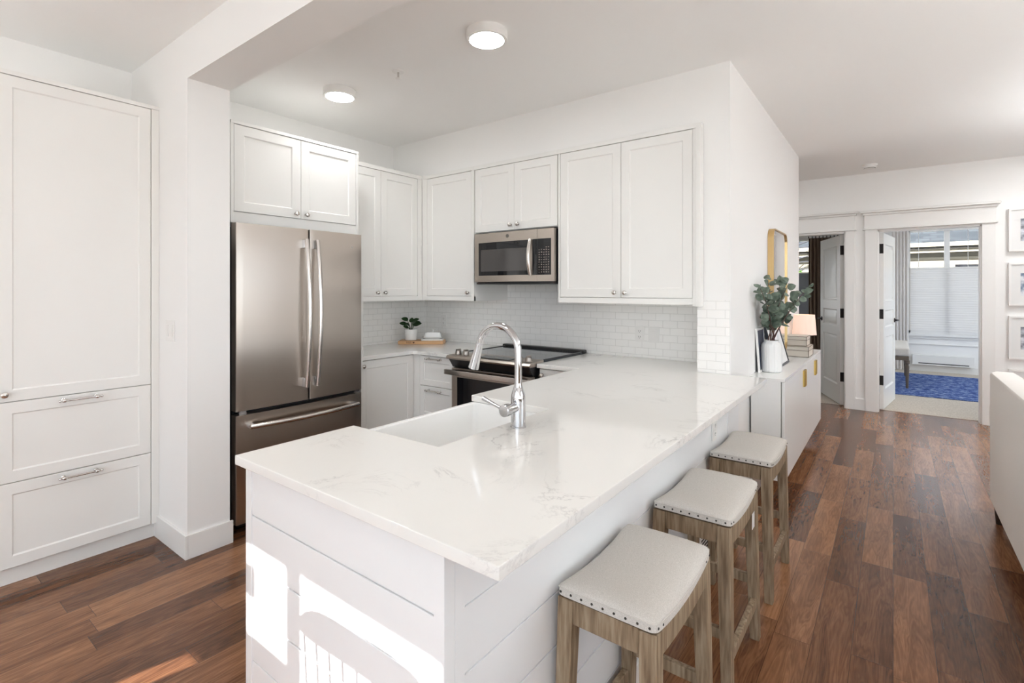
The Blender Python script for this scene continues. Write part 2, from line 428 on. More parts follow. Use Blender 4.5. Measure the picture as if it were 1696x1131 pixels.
# unseen back wall; openings shaped for the sun patch, floor streak and added daylight
b = B()
zs = lambda x0, x1, z0, z1: b.box(x0, x1, YB-.12, YB, z0, z1)
zs(-4, -2.885, 0, CE); zs(-2.885, -2.775, 0, .9); zs(-2.885, -2.775, 1.50, CE); zs(-2.775, -2.25, 0, CE)
zs(-2.25, -1.425, 0, .3); zs(-2.25, -1.425, 2.098, CE); zs(-1.425, -1.25, 0, CE); zs(-1.25, 3.45, 0, .1); zs(-1.25, 3.45, 2.45, CE); zs(3.45, 3.8, 0, CE)
struct('wall_back', 'wall', b)
b = B(); b.box(-2.022, -1.957, YB-.08, YB-.03, .3, 2.098); b.box(-2.25, -2.022, YB-.08, YB-.03, 1.66, 1.805); b.box(-2.235, -2.195, YB-.07, YB-.02, 1.925, 2.005)  # unseen rail added to crop the sun patch from below
for x in (-1.25, -.1, 1.07, 2.25, 3.39): b.box(x, x+.06, YB-.08, YB-.03, .1, 2.45)
struct('window_1', 'trim', b)
# right wall: wide windows of the living room
b = B(); RX = XR
def rw(y0, y1, z0, z1): b.box(RX, RX+.12, y0, y1, z0, z1)
rw(-2.7, 1.5, 0, CE); rw(1.5, 3.9, 0, .6); rw(1.5, 3.9, 2.2, CE); rw(3.9, 7.2, 0, CE)
struct('wall_right', 'wall', b)
b = B()
for y in (1.5, 2.66, 3.82): b.box(RX+.02, RX+.07, y, y+.08, .6, 2.2)
b.box(RX-.02, RX+.07, 1.45, 3.95, .57, .605)
struct('window_2', 'trim', b)
# kitchen walls
struct('wall_kitchen', 'wall', B().box(XL, -.94, 3.5, 3.6, 0, CE).box(XL, -.94, 3.10, 3.5, 2.366, CE))
struct('wall_wing', 'wall', B().box(-.94, -.755, 3.10, 5.77, 0, CE).box(-3.73, -.94, 5.67, 5.77, 0, CE))
struct('wall_stub', 'wall', B().box(XL, -2.89, 1.062, 1.27, 0, CE))
struct('ceiling_beam', 'wall', B().box(-2.89, XR, 1.062, 1.27, 2.467, CE))
struct('wall_tiled_back', 'tile_x', B().box(-3.722, -.94, 3.492, 3.5, .889, 1.45))
struct('wall_tiled_left', 'tile_y', B().box(XL, XL+.008, 2.24, 3.492, .889, 1.45))
struct('wall_tiled_wing', 'tile_x', B().box(-.94, -.757, 3.092, 3.10, .889, 1.32))
# baseboards
def base(name, x0, x1, y0, y1, h=.125): struct(name, 'trim', B().box(x0, x1, y0, y1, 0, h, bev=.003))
b = B().box(-3.31, -2.877, 1.048, 1.062, 0, .122, bev=.002).box(-2.89, -2.877, 1.062, 1.283, 0, .122, bev=.002)
struct('baseboard_stub', 'trim', b)
struct('baseboard_wing', 'trim', B().box(-.755, -.742, 3.12, 5.77, 0, .125, bev=.002).box(-.90, -.742, 5.77, 5.783, 0, .125, bev=.002))
base('baseboard_end', .84, 3.6, YE-.013, YE)
base('baseboard_right', XR-.013, XR, -2.5, YE)

# end wall with two doorways
DH = 2.05
b = B()
def ew(x0, x1, z0, z1): b.box(x0, x1, YE, YE+.12, z0, z1)
ew(-3.73, -1.27, 0, CE); ew(-1.27, -.446, DH, CE); ew(-.446, -.138, 0, CE); ew(-.138, .725, DH, CE); ew(.725, 3.8, 0, CE)
struct('wall_end', 'wall', b)
# casings
b = B()
b.box(-.446, -.358, YE-.022, YE, 0, DH+.02, bev=.002).box(-1.27-.09, -1.27, YE-.022, YE, 0, DH+.02, bev=.002)
b.box(-1.39, -.352, YE-.028, YE, DH+.02, 2.235, bev=.002).box(-1.39, -.335, YE-.045, YE, DH+.012, DH+.028, bev=.004)
b.box(-1.39, -.335, YE-.05, YE, 2.235, 2.258, bev=.004).box(-1.40, -.31, YE-.075, YE, 2.258, 2.28, bev=.006)
b.box(-.458, -.446, YE-.005, YE+.12, 0, DH).box(-1.27, -1.258, YE-.005, YE+.12, 0, DH).box(-1.27, -.446, YE-.005, YE+.12, DH-.012, DH)
struct('trim_1', 'trim', b)
b = B()
b.box(-.255, -.138, YE-.03, YE, 0, DH+.02, bev=.002).box(.725, .826, YE-.03, YE, 0, DH+.02, bev=.002)
b.box(-.262, .832, YE-.036, YE, DH+.02, 2.235, bev=.002).box(-.278, .846, YE-.055, YE, DH+.010, DH+.028, bev=.004)
b.box(-.275, .843, YE-.06, YE, 2.225, 2.248, bev=.004).box(-.295, .862, YE-.09, YE, 2.248, 2.272, bev=.006)
b.box(-.138, -.126, YE-.005, YE+.12, 0, DH).box(.713, .725, YE-.005, YE+.12, 0, DH).box(-.138, .725, YE-.005, YE+.12, DH-.012, DH)
struct('trim_2', 'trim', b)
struct('trim_3', 'trim', B().box(-.358, -.255, YE-.018, YE, 0, .127).box(-.358, -.345, YE-.014, YE, 0, DH).box(-.268, -.255, YE-.014, YE, 0, DH))

# rooms beyond the doorways
struct('floor_carpet', 'carpet', B().box(-3.2, 2.6, YE+.14, 11.04, -.05, .004))
struct('ceiling_bedroom', 'ceiling', B().box(-3.2, 2.6, YE+.12, 11.2, CE, CE+.05))
struct('wall_partition', 'wall', B().box(-.36, -.26, YE+.12, 11.04, 0, CE))
struct('wall_bedroom_left', 'wall', B().box(-3.3, -3.2, YE+.12, 9.4, 0, CE).box(-3.3, -3.2, 10.2, 11.2, 0, CE).box(-3.3, -3.2, 9.4, 10.2, 0, .8).box(-3.3, -3.2, 9.4, 10.2, 2.0, CE))  # side opening added out of view to brighten the left room
struct('wall_bedroom_right', 'wall', B().box(2.6, 2.7, YE+.12, 8.0, 0, CE).box(2.6, 2.7, 10.4, 11.2, 0, CE).box(2.6, 2.7, 8.0, 10.4, 0, .6).box(2.6, 2.7, 8.0, 10.4, 2.3, CE))  # side opening added out of view to brighten the right bedroom
b = B()
def bw(x0, x1, z0, z1): b.box(x0, x1, 11.04, 11.16, z0, z1)
bw(-3.3, -2.3, 0, CE); bw(-2.3, -1.1, 0, .5); bw(-2.3, -1.1, 2.36, CE); bw(-1.1, .2, 0, CE); bw(.2, 1.85, 0, .645); bw(.2, 1.85, 2.42, CE); bw(1.85, 2.7, 0, CE)
struct('wall_bedroom_end', 'wall', b)
def window(name, x0, x1, z0, z1, mull, trimw=.03):
    f = B(); y0, y1 = 11.03, 11.14
    f.box(x0, x0+.035, y0, y1, z0, z1).box(x1-.035, x1, y0, y1, z0, z1).box(x0, x1, y0, y1, z1-.045, z1).box(x0, x1, y0, y1, z0, z0+.04)
    for mx_ in mull: f.box(mx_-.035, mx_+.035, y0+.01, y1, z0, z1)
    o = struct(name, 'trim', f)
    g_ = B().box(x0+.03, x1-.03, 11.10, 11.104, z0+.03, z1-.03).build('window_glass', 'glass', o)
    return o
window('window_3', .2, 1.85, .645, 2.42, (.715, 1.25))
window('window_4', -2.3, -1.1, .5, 2.36, (-1.7,))
struct('trim_4', 'trim', B().box(.10, 1.95, 10.985, 11.04, .60, .645, bev=.004).box(.14, 1.91, 11.015, 11.04, .56, .60, bev=.003).box(.14, 1.91, 11.022, 11.04, .455, .475, bev=.003).box(.11, .2, 11.02, 11.04, .645, 2.5).box(-.26, 2.6, 11.022, 11.04, 0, .11, bev=.003))

# ------------------------------------------------------------------ hardware helpers
def knob(parent, x, z, y=0, s=1.0):
    b = B(); b.lathe([(0, 0), (.0095*s, 0), (.0095*s, .003), (.005*s, .005), (.0048*s, .014), (.010*s, .017), (.0145*s, .021), (.0150*s, .0245), (.0125*s, .029), (.006*s, .031), (0, .0315)], c=(x, y, z), axis='-y', seg=20)
    return b.build('knob', 'nickel', parent)
def pull(parent, x, z, y=0, l=.128):
    b = B(); h = l/2; yy = y-.03
    b.tube([(x-h-.017, yy, z), (x+h+.017, yy, z)], .0048, seg=12)
    for sgn in (-1, 1):
        b.lathe([(0, 0), (.009, 0), (.009, .003), (.0055, .005), (.0055, .026)], c=(x+sgn*h, y, z), axis='-y', seg=14)
        b.lathe([(0, -.010), (.006, -.009), (.0088, -.004), (.0092, 0), (.0088, .004), (.006, .009), (0, .010)], c=(x+sgn*h, yy, z), axis='x', seg=14)
        b.lathe([(0, -.006), (.005, -.004), (.0068, 0), (.005, .004), (0, .006)], c=(x+sgn*(h+.018), yy, z), axis='x', seg=12)
    return b.build('handle', 'nickel', parent)
FR = math.pi/2     # rotation of units that look to +x
def cabinet(label, loc, rz, w, h, d, fronts, body=None, frame=(), mat_='cab', name='wall_cabinet', cat='cabinet', rail=.057):
    t = thing(name, label, cat, loc, rz)
    bb = B().box(0, w, .0192, d, 0, h) if body is None else body
    bb.build('body', mat_, t)
    for fr in fronts:
        x0, x1, z0, z1 = fr['r']
        dd = B().shaker(x0, x1, z0, z1, rail=fr.get('rail', rail)).build(fr['k'], mat_, t)
        if 'knob' in fr: knob(dd, *fr['knob'])
        if 'pull' in fr: pull(dd, *fr['pull'])
    if frame:
        f = B()
        for bx in frame: f.box(*bx, bev=.0015)
        f.build('surround', mat_, t)
    return t

# range wall uppers, face Y=3.05
YU = 3.05; ZB = 1.290
G = .0015
# corner unit, one door
t = cabinet('white corner wall cabinet with one door left of the microwave', (-3.27, YU, ZB), 0, .585, 1.072, .44,
    [dict(k='door', r=(.043, .555, .040, 1.048), knob=(.523, .068))],
    frame=[(-.019, .041, .0, .02, 0, 1.07), (-.018, .585, -.002, .02, 0, .037), (-.016, .585, -.004, .02, 1.051, 1.082), (.5582, .585, -.0032, .02, -.0012, 1.05)])
# over-microwave unit
t = cabinet('short white wall cabinet directly over the microwave', (-2.684, YU, 1.832), 0, .790, .530, .44,
    [dict(k='door', r=(.009, .400, .004, .506), knob=(.369, .042)), dict(k='door', r=(.403, .782, .004, .506), knob=(.440, .042))],
    frame=[(0, .790, -.004, .02, .509, .540)])
# right unit, two tall doors
t = cabinet('tall white two-door wall cabinet right of the microwave', (-1.893, YU, ZB), 0, .963, 1.072, .44,
    [dict(k='door', r=(.018, .476, .040, 1.048), knob=(.438, .072)), dict(k='door', r=(.479, .938, .040, 1.048), knob=(.510, .072))],
    body=B().box(0, .950, .0192, .44, 0, 1.07),
    frame=[(0, .015, -.001, .02, 0, 1.07), (0, .94, -.002, .02, 0, .037), (0, .99, -.006, .045, 1.051, 1.082), (.941, .962, -.006, .02, -.008, 1.05), (.962, .99, -.018, .045, -.008, 1.05)])
# left wall uppers, face X=-3.29
t = cabinet('white two-door wall cabinet between the fridge and the kitchen corner', (-3.29, 2.24, ZB), FR, .80, 1.072, .435,
    [dict(k='door', r=(.004, .365, .040, 1.048), knob=(.325, .068)), dict(k='door', r=(.368, .755, .040, 1.048), knob=(.400, .068))],
    frame=[(0, .808, -.002, .0, 0, .037), (0, .806, -.004, .02, 1.051, 1.082), (.758, .808, -.001, .012, 0, 1.07)])
# cabinet over the fridge, face X=-3.09
t = cabinet('deep white two-door cabinet mounted above the refrigerator', (-3.09, 1.362, 1.775), FR, .882, .60, .63,
    [dict(k='door', r=(.020, .438, .070, .582), knob=(.402, .098)), dict(k='door', r=(.441, .862, .070, .582), knob=(.474, .098))],
    frame=[(0, .017, -.003, .02, 0, .60), (.865, .882, -.003, .02, 0, .60), (0, .882, -.004, .02, .585, .604), (.0172, .8648, .004, .02, 0, .066)])
B().box(-3.72, -3.06, 2.245, 2.262, 0, 1.775).build('fridge_side_panel', 'cab', None, origin=(-3.4, 2.25, 0))
tag(D.objects['fridge_side_panel'], 'white upright panel along the right side of the refrigerator', 'panel')

# pantry, face X=-3.27
t = cabinet('tall white pantry cabinet with a door over two wide drawers', (-3.27, .415, 0), FR, .636, 2.40, .44,
    [dict(k='drawer', r=(.004, .606, .088, .480), pull=(.302, .456)), dict(k='drawer', r=(.004, .606, .484, .857), pull=(.302, .836)),
     dict(k='door', r=(.004, .606, .861, 2.376), knob=(.028, .896))],
    body=B().box(0, .636, .0192, .44, .086, 2.38), frame=[(.609, .6462, -.001, .02, .086, 2.3788), (-.01, .6462, -.003, .44, 2.379, 2.40)], name='pantry_cabinet', rail=.052)
B().box(0, .636, .04, .055, 0, .086).build('toe_kick', 'cab', t)

# base units
t = cabinet('white base cabinet door beside the refrigerator under the corner countertop', (-3.12, 2.275, 0), FR, .60, .86, .58,
    [dict(k='door', r=(.004, .523, .10, .852), knob=(.028, .815))], body=B().box(0, .524, .0192, .58, .08, .86), name='base_cabinet')
t = cabinet('white base cabinet with stacked drawers left of the range', (-3.09, 2.80, 0), 0, .425, .86, .66,
    [dict(k='drawer', r=(.045, .42, .618, .852), pull=(.215, .835-.0), rail=.045), dict(k='drawer', r=(.045, .42, .36, .614), pull=(.215, .585), rail=.045), dict(k='drawer', r=(.045, .42, .10, .356), rail=.045)],
    body=B().box(.03, .422, .0192, .66, .08, .86), name='base_cabinet')
B().box(-.036, .043, .001, .02, .08, .86).build('filler_strip', 'cab', t)
t = cabinet('small white base cabinet tucked right of the range', (-1.890, 2.80, 0), 0, .32, .86, .66,
    [dict(k='door', r=(.006, .310, .10, .852), knob=(.030, .815))], name='base_cabinet')

# ------------------------------------------------------------------ countertops
P = [(-1.562, .70), (-.558, .70), (-.558, 3.09), (-.94, 3.09), (-.94, 3.492), (-1.892, 3.492), (-1.892, 2.775), (-1.572, 2.775), (-1.572, 1.766), (-1.136, 1.752), (-1.136, 1.122), (-1.562, 1.116)]
o = B().prism(P, .861, .889, bev=.003).build('quartz_countertop', 'quartz', origin=(-1.0, 1.9, .861))
tag(o, 'white quartz countertop with faint grey veins running along the breakfast bar to the wall', 'countertop')
P = [(-3.718, 2.265), (-3.10, 2.265), (-3.10, 2.73), (-3.085, 2.765), (-3.05, 2.78), (-2.655, 2.78), (-2.655, 3.490), (-3.718, 3.490)]
o = B().prism(P, .861, .889, bev=.002).build('quartz_countertop', 'quartz', origin=(-3.4, 3.1, .861))
tag(o, 'L-shaped corner countertop between the refrigerator and the range', 'countertop')

# ------------------------------------------------------------------ peninsula base with shiplap
t = thing('breakfast_bar', 'white shiplap-clad breakfast bar base under the quartz countertop', 'bar', (-1.1, 1.9, 0))
GR = [0.0, .16, .30, .44, .58, .722, .861]
b = B().box(-1.525, -.725, .724, .745, 0, .86)
for z0, z1 in zip(GR, GR[1:]): b.box(-1.493, -.738, .718, .7235, z0+(.0025 if z0 else 0), z1-.0025, bev=.0015)
b.box(-1.525, -1.493, .715, .745, 0, .8605, bev=.001).box(-.738, -.708, .715, .7455, 0, .8605, bev=.001)
b.build('end_panel', 'cab2', t, world=True)
b = B().box(-.735, -.716, .7456, 3.09, 0, .86)
for z0, z1 in zip(GR, GR[1:]): b.box(-.7158, -.711, .775, 2.86, z0+(.0025 if z0 else 0), z1-.0025, bev=.0015)
b.box(-.7158, -.708, .7457, .775, 0, .8605).box(-.7158, -.708, 2.86, 3.09, 0, .8605, bev=.001)
b.build('side_panel', 'cab2', t, world=True)
B().box(-1.525, -1.505, .746, 1.105, .08, .86).box(-1.525, -1.505, 1.106, 1.78, .08, .60).box(-1.525, -1.505, 1.781, 2.79, .08, .86).box(-1.47, -1.455, .746, 2.79, 0, .08).build('cabinet_front', 'cab', t, world=True)
B().box(-.7079, -.696, .735, 3.09, 0, .10, bev=.002).build('baseboard', 'trim', t, world=True)
b = B().box(-.7079, -.699, 2.28, 2.47, .12, .31, bev=.004); b.build('vent_grille', 'plastic', t, world=True)
b = B()
for k in range(9): b.box(-.6988, -.6975, 2.36, 2.455, .14+k*.017, .148+k*.017)
b.build('vent_slots', 'slot', t, world=True)

# farmhouse sink
t = thing('farmhouse_sink', 'white apron-front sink set into the breakfast bar countertop', 'sink', (-1.35, 1.44, .62))
xo0, xo1, yo0, yo1 = -1.566, -1.11, 1.108, 1.778; xi0, xi1, yi0, yi1 = -1.544, -1.128, 1.130, 1.760; zt, zb_, zf = .8595, .625, .655
def rr(x0, x1, y0, y1, r, n=5):
    pts = []
    for cx_, cy_, a0 in ((x1-r, y1-r, 0), (x0+r, y1-r, PI/2), (x0+r, y0+r, PI), (x1-r, y0+r, 1.5*PI)):
        for k in range(n+1): a = a0+PI/2*k/n; pts.append((cx_+r*math.cos(a), cy_+r*math.sin(a)))
    return pts
rings = [(rr(xo0, xo1, yo0, yo1, .012), zb_), (rr(xo0, xo1, yo0, yo1, .012), zt-.004), (rr(xo0+.004, xo1-.004, yo0+.004, yo1-.004, .012), zt), (rr(xi0-.004, xi1+.004, yi0-.004, yi1+.004, .022), zt), (rr(xi0, xi1, yi0, yi1, .02), zt-.005), (rr(xi0+.004, xi1-.004, yi0+.004, yi1-.004, .03), zf+.03), (rr(xi0+.03, xi1-.03, yi0+.03, yi1-.03, .03), zf)]
vs = []; fs = []
for k, (pp, z) in enumerate(rings): vs += [(x, y, z) for x, y in pp]
n = len(rings[0][0])
for k in range(len(rings)-1):
    for i in range(n): fs.append([k*n+i, k*n+(i+1) % n, (k+1)*n+(i+1) % n, (k+1)*n+i])
fs.append(list(range(n))[::-1]); fs.append([(len(rings)-1)*n+i for i in range(n)])
B().poly(vs, fs).build('basin', 'ceramic', t, world=True)
B().lathe([(0, 0), (.045, 0), (.045, .003), (.03, .004), (.028, .001), (0, .001)], c=(-1.34, 1.44, zf)).build('drain', 'chrome', t, world=True)

# faucet
fx, fy, fz = -1.072, 1.456, .889
t = thing('kitchen_faucet', 'chrome gooseneck pull-down faucet standing behind the sink', 'faucet', (fx, fy, fz))
B().lathe([(0, 0), (.0285, 0), (.0285, .004), (.0265, .006), (.0262, .10), (.0245, .118), (.018, .138), (.0145, .150), (.0140, .158), (0, .158)], seg=32).build('base', 'chrome', t)
R_ = .092; pts = [(0, 0, .155), (0, 0, .20), (0, 0, .235)]
for k in range(1, 17): a = PI*.93*k/16; pts.append((-R_+R_*math.cos(a), 0, .262+R_*math.sin(a)+.005))
B().tube(pts, .0132, seg=20).build('neck', 'chrome', t)
e = Vector(pts[-1]); d = (Vector(pts[-1])-Vector(pts[-2])).normalized()
p2 = e+d*.1
B().tube([e-d*.002, e+d*.012, e+d*.05, e+d*.1], [.0142, .0148, .0172, .0205], seg=20).build('spray_head', 'chrome', t)
B().lathe([(0, 0), (.0185, 0), (.0185, .008), (.0172, .009), (.0172, .045), (.021, .047), (.0215, .072), (.019, .074), (0, .074)], c=(0, -.012, .073), axis='-y', seg=28).build('handle_hub', 'chrome', t)
B().tube([(-.012, -.074, .076), (-.05, -.076, .088), (-.098, -.078, .104)], [.0050, .0062, .0085], seg=14).build('lever', 'chrome', t)

# ------------------------------------------------------------------ refrigerator
t = thing('refrigerator', 'stainless steel french-door refrigerator with bottom freezer drawer', 'refrigerator', (-3.3, 1.76, 0))
B().box(-3.70, -3.022, 1.345, 2.172, .025, 1.745, bev=.004).build('case', 'darkside', t, world=True)
def fdoor(y0, y1, z0, z1, nm, lab=None):
    # front bulges slightly
    b = B(); n = 10; pts = []
    fullw = .85; yc = 1.757
    prof = [(y0+.001, -3.018)]
    def fxx(y): return -2.962+.012*(1-((y-yc)/(fullw/2))**2)
    prof.append((y0, fxx(y0)-.006)); prof.append((y0+.004, fxx(y0)))
    for k in range(1, n): y = y0+(y1-y0)*k/n; prof.append((y, fxx(y)))
    prof += [(y1-.004, fxx(y1)), (y1, fxx(y1)-.006), (y1-.001, -3.018)]
    b.prism([(x, y) for y, x in prof][::-1], z0, z1)
    return b.build(nm, 'steel', t, world=True, sharp=60)
d1 = fdoor(1.334, 1.771, .688, 1.762, 'door'); d2 = fdoor(1.781, 2.180, .688, 1.762, 'door'); d3 = fdoor(1.334, 2.180, .045, .664, 'freezer_drawer')
def bow(p0, p1, out, n=14):
    p0 = Vector(p0); p1 = Vector(p1); return [p0.lerp(p1, k/n)+Vector((out*math.sin(PI*k/n), 0, 0)) for k in range(n+1)]
for dd, y in ((d1, 1.738), (d2, 1.812)):
    h = B().tube(bow((-2.915, y, .775), (-2.915, y, 1.695), .038), .0145, seg=14, flat=.9).build('handle', 'steel_bright', dd, world=True)
    for z in (.775, 1.64): B().box(-2.956, -2.918, y-.012, y+.010, z, z+.055, bev=.004).build('handle_bracket', 'steel_cap', dd, world=True)
h = B().tube(bow((-2.915, 1.392, .60), (-2.915, 2.120, .60), .034), .015, seg=14, flat=.9).build('handle', 'steel_bright', d3, world=True)
for y in (1.392, 2.087): B().box(-2.962, -2.918, y, y+.033, .588, .612, bev=.004).build('handle_bracket', 'steel_cap', d3, world=True)
B().lathe([(0, 0), (.0165, 0), (.0165, .0015), (.014, .002), (0, .002)], c=(-2.9605, 2.095, 1.672), axis='x', seg=24).build('badge', 'badge', d2, world=True)
RX90 = Matrix.Rotation(PI/2, 4, 'Z') @ Matrix.Rotation(PI/2, 4, 'X')
text('GE', .018, 'steel_cap', D.objects[d2.name], Matrix.Translation((-2.9580, 2.095, 1.672)) @ RX90)
for y in (1.36, 2.13): B().box(-3.01, -2.978, y, y+.04, .666, .686).build('hinge', 'steel_cap', t, world=True)
B().box(-3.66, -3.04, 1.38, 2.14, 0, .026).build('base_grille', 'darkside', t, world=True)

# ------------------------------------------------------------------ microwave
t = thing('microwave', 'stainless over-the-range microwave under the short wall cabinet', 'microwave', (-2.274, 3.2, 1.428))
mx0, mx1, mz0, mz1 = -2.646, -1.906, 1.430, 1.822; mf = 3.012
def mfy(x): return mf-.0-.012*(1-((x+2.276)/.37)**2)
B().box(mx0+.004, mx1-.004, 3.048, 3.47, mz0+.003, mz1-.003).build('case', 'darkside', t, world=True)
def mfront(x0, x1, nm, m_, z0, z1, off=0, back=3.047):
    n = 12; pr = [(x0+(x1-x0)*k/n, mfy(x0+(x1-x0)*k/n)-off) for k in range(n+1)]
    return B().prism(pr+[(x1, back), (x0, back)], z0, z1).build(nm, m_, t, world=True, sharp=50)
dr = mfront(mx0, -2.044, 'door', 'steel', mz0+.012, mz1-.004)
cp = mfront(-2.0425, mx1, 'control_panel', 'steel', mz0+.012, mz1-.004)
def sub(x0, x1, nm, m_, z0, z1, off, par, back=.002):
    n = 8; pr = [(x0+(x1-x0)*k/n, mfy(x0+(x1-x0)*k/n)-off) for k in range(n+1)]
    return B().prism(pr+[(x1, mfy(x1)-off+back), (x0, mfy(x0)-off+back)], z0, z1).build(nm, m_, par, world=True, sharp=50)
sub(-2.60, -2.112, 'window_glass', 'blackglass', 1.490, 1.745, .002, dr, .0035)
sub(-2.575, -2.13, 'window_mesh', 'greymesh', 1.522, 1.690, .003, dr)
sub(-2.082, -2.0445, 'door_edge_glass', 'blackglass', 1.488, 1.747, .002, dr, .0035)
kp = sub(-2.0420, -1.928, 'keypad', 'blackglass', 1.488, 1.747, .002, cp, .0035)
h = B().tube([Vector((-2.098, mfy(-2.098)-.012-.026*math.sin(PI*k/12), 1.487+.26*k/12)) for k in range(13)], .013, seg=12, flat=.75).build('handle', 'steel_bright', dr, world=True)
b = B(); rnd = random.Random(3)
for i in range(5):
    for j in range(11):
        x = -2.028+i*.0195; z = 1.505+j*.0178
        if j == 10 and i < 3: continue
        b.box(x, x+rnd.uniform(.004, .010), mfy(x)-.0042, mfy(x)-.002, z, z+.0035)
        if rnd.random() < .5: b.box(x+.002, x+.006, mfy(x)-.0042, mfy(x)-.002, z+.006, z+.008)
b.build('keypad_print', 'keys', cp, world=True)
B().box(mx0+.004, mx1-.002, 3.03, 3.44, mz0-.006, mz0+.010, bev=.002).build('bottom_vent', 'darkside', t, world=True)
B().lathe([(.0145, 0), (.0145, .001), (.0125, .0012), (.0125, 0), (.0145, 0)], c=(-2.31, mfy(-2.31)-.0004, 1.785), axis='-y', seg=24).build('badge', 'badge', dr, world=True)
text('GE', .016, 'badge', dr, Matrix.Translation((-2.31, mfy(-2.31)-.001, 1.785)) @ Matrix.Rotation(PI/2, 4, 'X'))

# ------------------------------------------------------------------ range
t = thing('electric_range', 'stainless slide-in range with black glass cooktop set between base cabinets', 'range', (-2.25, 3.1, 0))
rx0, rx1 = -2.642, -1.905
B().box(rx0+.01, rx1-.005, 2.79, 3.44, .03, .885).build('body', 'darkside', t, world=True)
o = B().box(-2.650, -1.897, 2.86, 3.455, .888, .902, bev=.003).build('cooktop', 'cookglass', t, world=True)
B().box(-2.675, -1.885, 3.40, 3.46, .890, .920, bev=.012).build('back_trim', 'blackplastic', t, world=True)
for x_ in (-2.650, -1.909):
    B().box(x_, x_+.012, 2.88, 3.42, .895, .906, bev=.002).build('side_trim', 'blackplastic', t, world=True)
# sloped console
prof = [(2.865, .905), (2.705, .893), (2.695, .880), (2.705, .868), (2.865, .868)]
def xprism(prof, x0, x1, bev=0):   # (y,z) profile run along x
    n = len(prof); vs = [(x0, y, z) for y, z in prof]+[(x1, y, z) for y, z in prof]
    fs = [list(range(n)), [n+i for i in range(n)][::-1]]+[[i, (i+1) % n, n+(i+1) % n, n+i] for i in range(n)]
    return B().poly(vs, fs)
cs = xprism(prof, rx0-.01, rx1+.01).build('console', 'steel', t, world=True)
B().box(-2.37, -2.09, 2.74, 2.82, .897, .8985, T=None).build('display', 'blackglass', cs, world=True, T=Matrix.Translation((0, 0, .0035)) @ Matrix.Translation((0, 2.78, .898)) @ Matrix.Rotation(math.atan2(.012, .16), 4, 'X') @ Matrix.Translation((0, -2.78, -.898)))
for x_ in (-2.590, -2.515, -2.05, -2.025, -1.950):
    if x_ == -2.05: continue
    k = B().lathe([(0, 0), (.026, 0), (.026, .004), (.023, .006), (.022, .026), (.019, .029), (0, .029)], c=(x_, 2.765, .900), seg=22).box(x_-.006, x_+.006, 2.743, 2.787, .925, .940, bev=.002)
    k.build('control_knob', 'steelknob', cs, world=True)
B2 = xprism([(2.712, .867), (2.785, .867), (2.785, .805), (2.755, .805)], rx0+.005, rx1-.0).build('console_underside', 'blackplastic', t, world=True)
od = B().box(rx0+.012, rx1-.006, 2.735, 2.785, .20, .800, bev=.003).build('oven_door', 'steel', t, world=True)
B().box(rx0+.07, rx1-.065, 2.732, 2.7345, .26, .735).build('door_glass', 'blackglass', od, world=True)
B().box(rx0-.006, rx1+.012, 2.670, 2.695, .758, .796, bev=.004).build('handle', 'steel_bright', od, world=True)
for x_ in (rx0+.02, rx1-.04): B().box(x_, x_+.025, 2.69, 2.735, .765, .79).build('handle_bracket', 'steel_bright', od, world=True)
B().box(rx0+.012, rx1-.006, 2.737, 2.785, .04, .192, bev=.003).build('warming_drawer', 'steel', t, world=True)

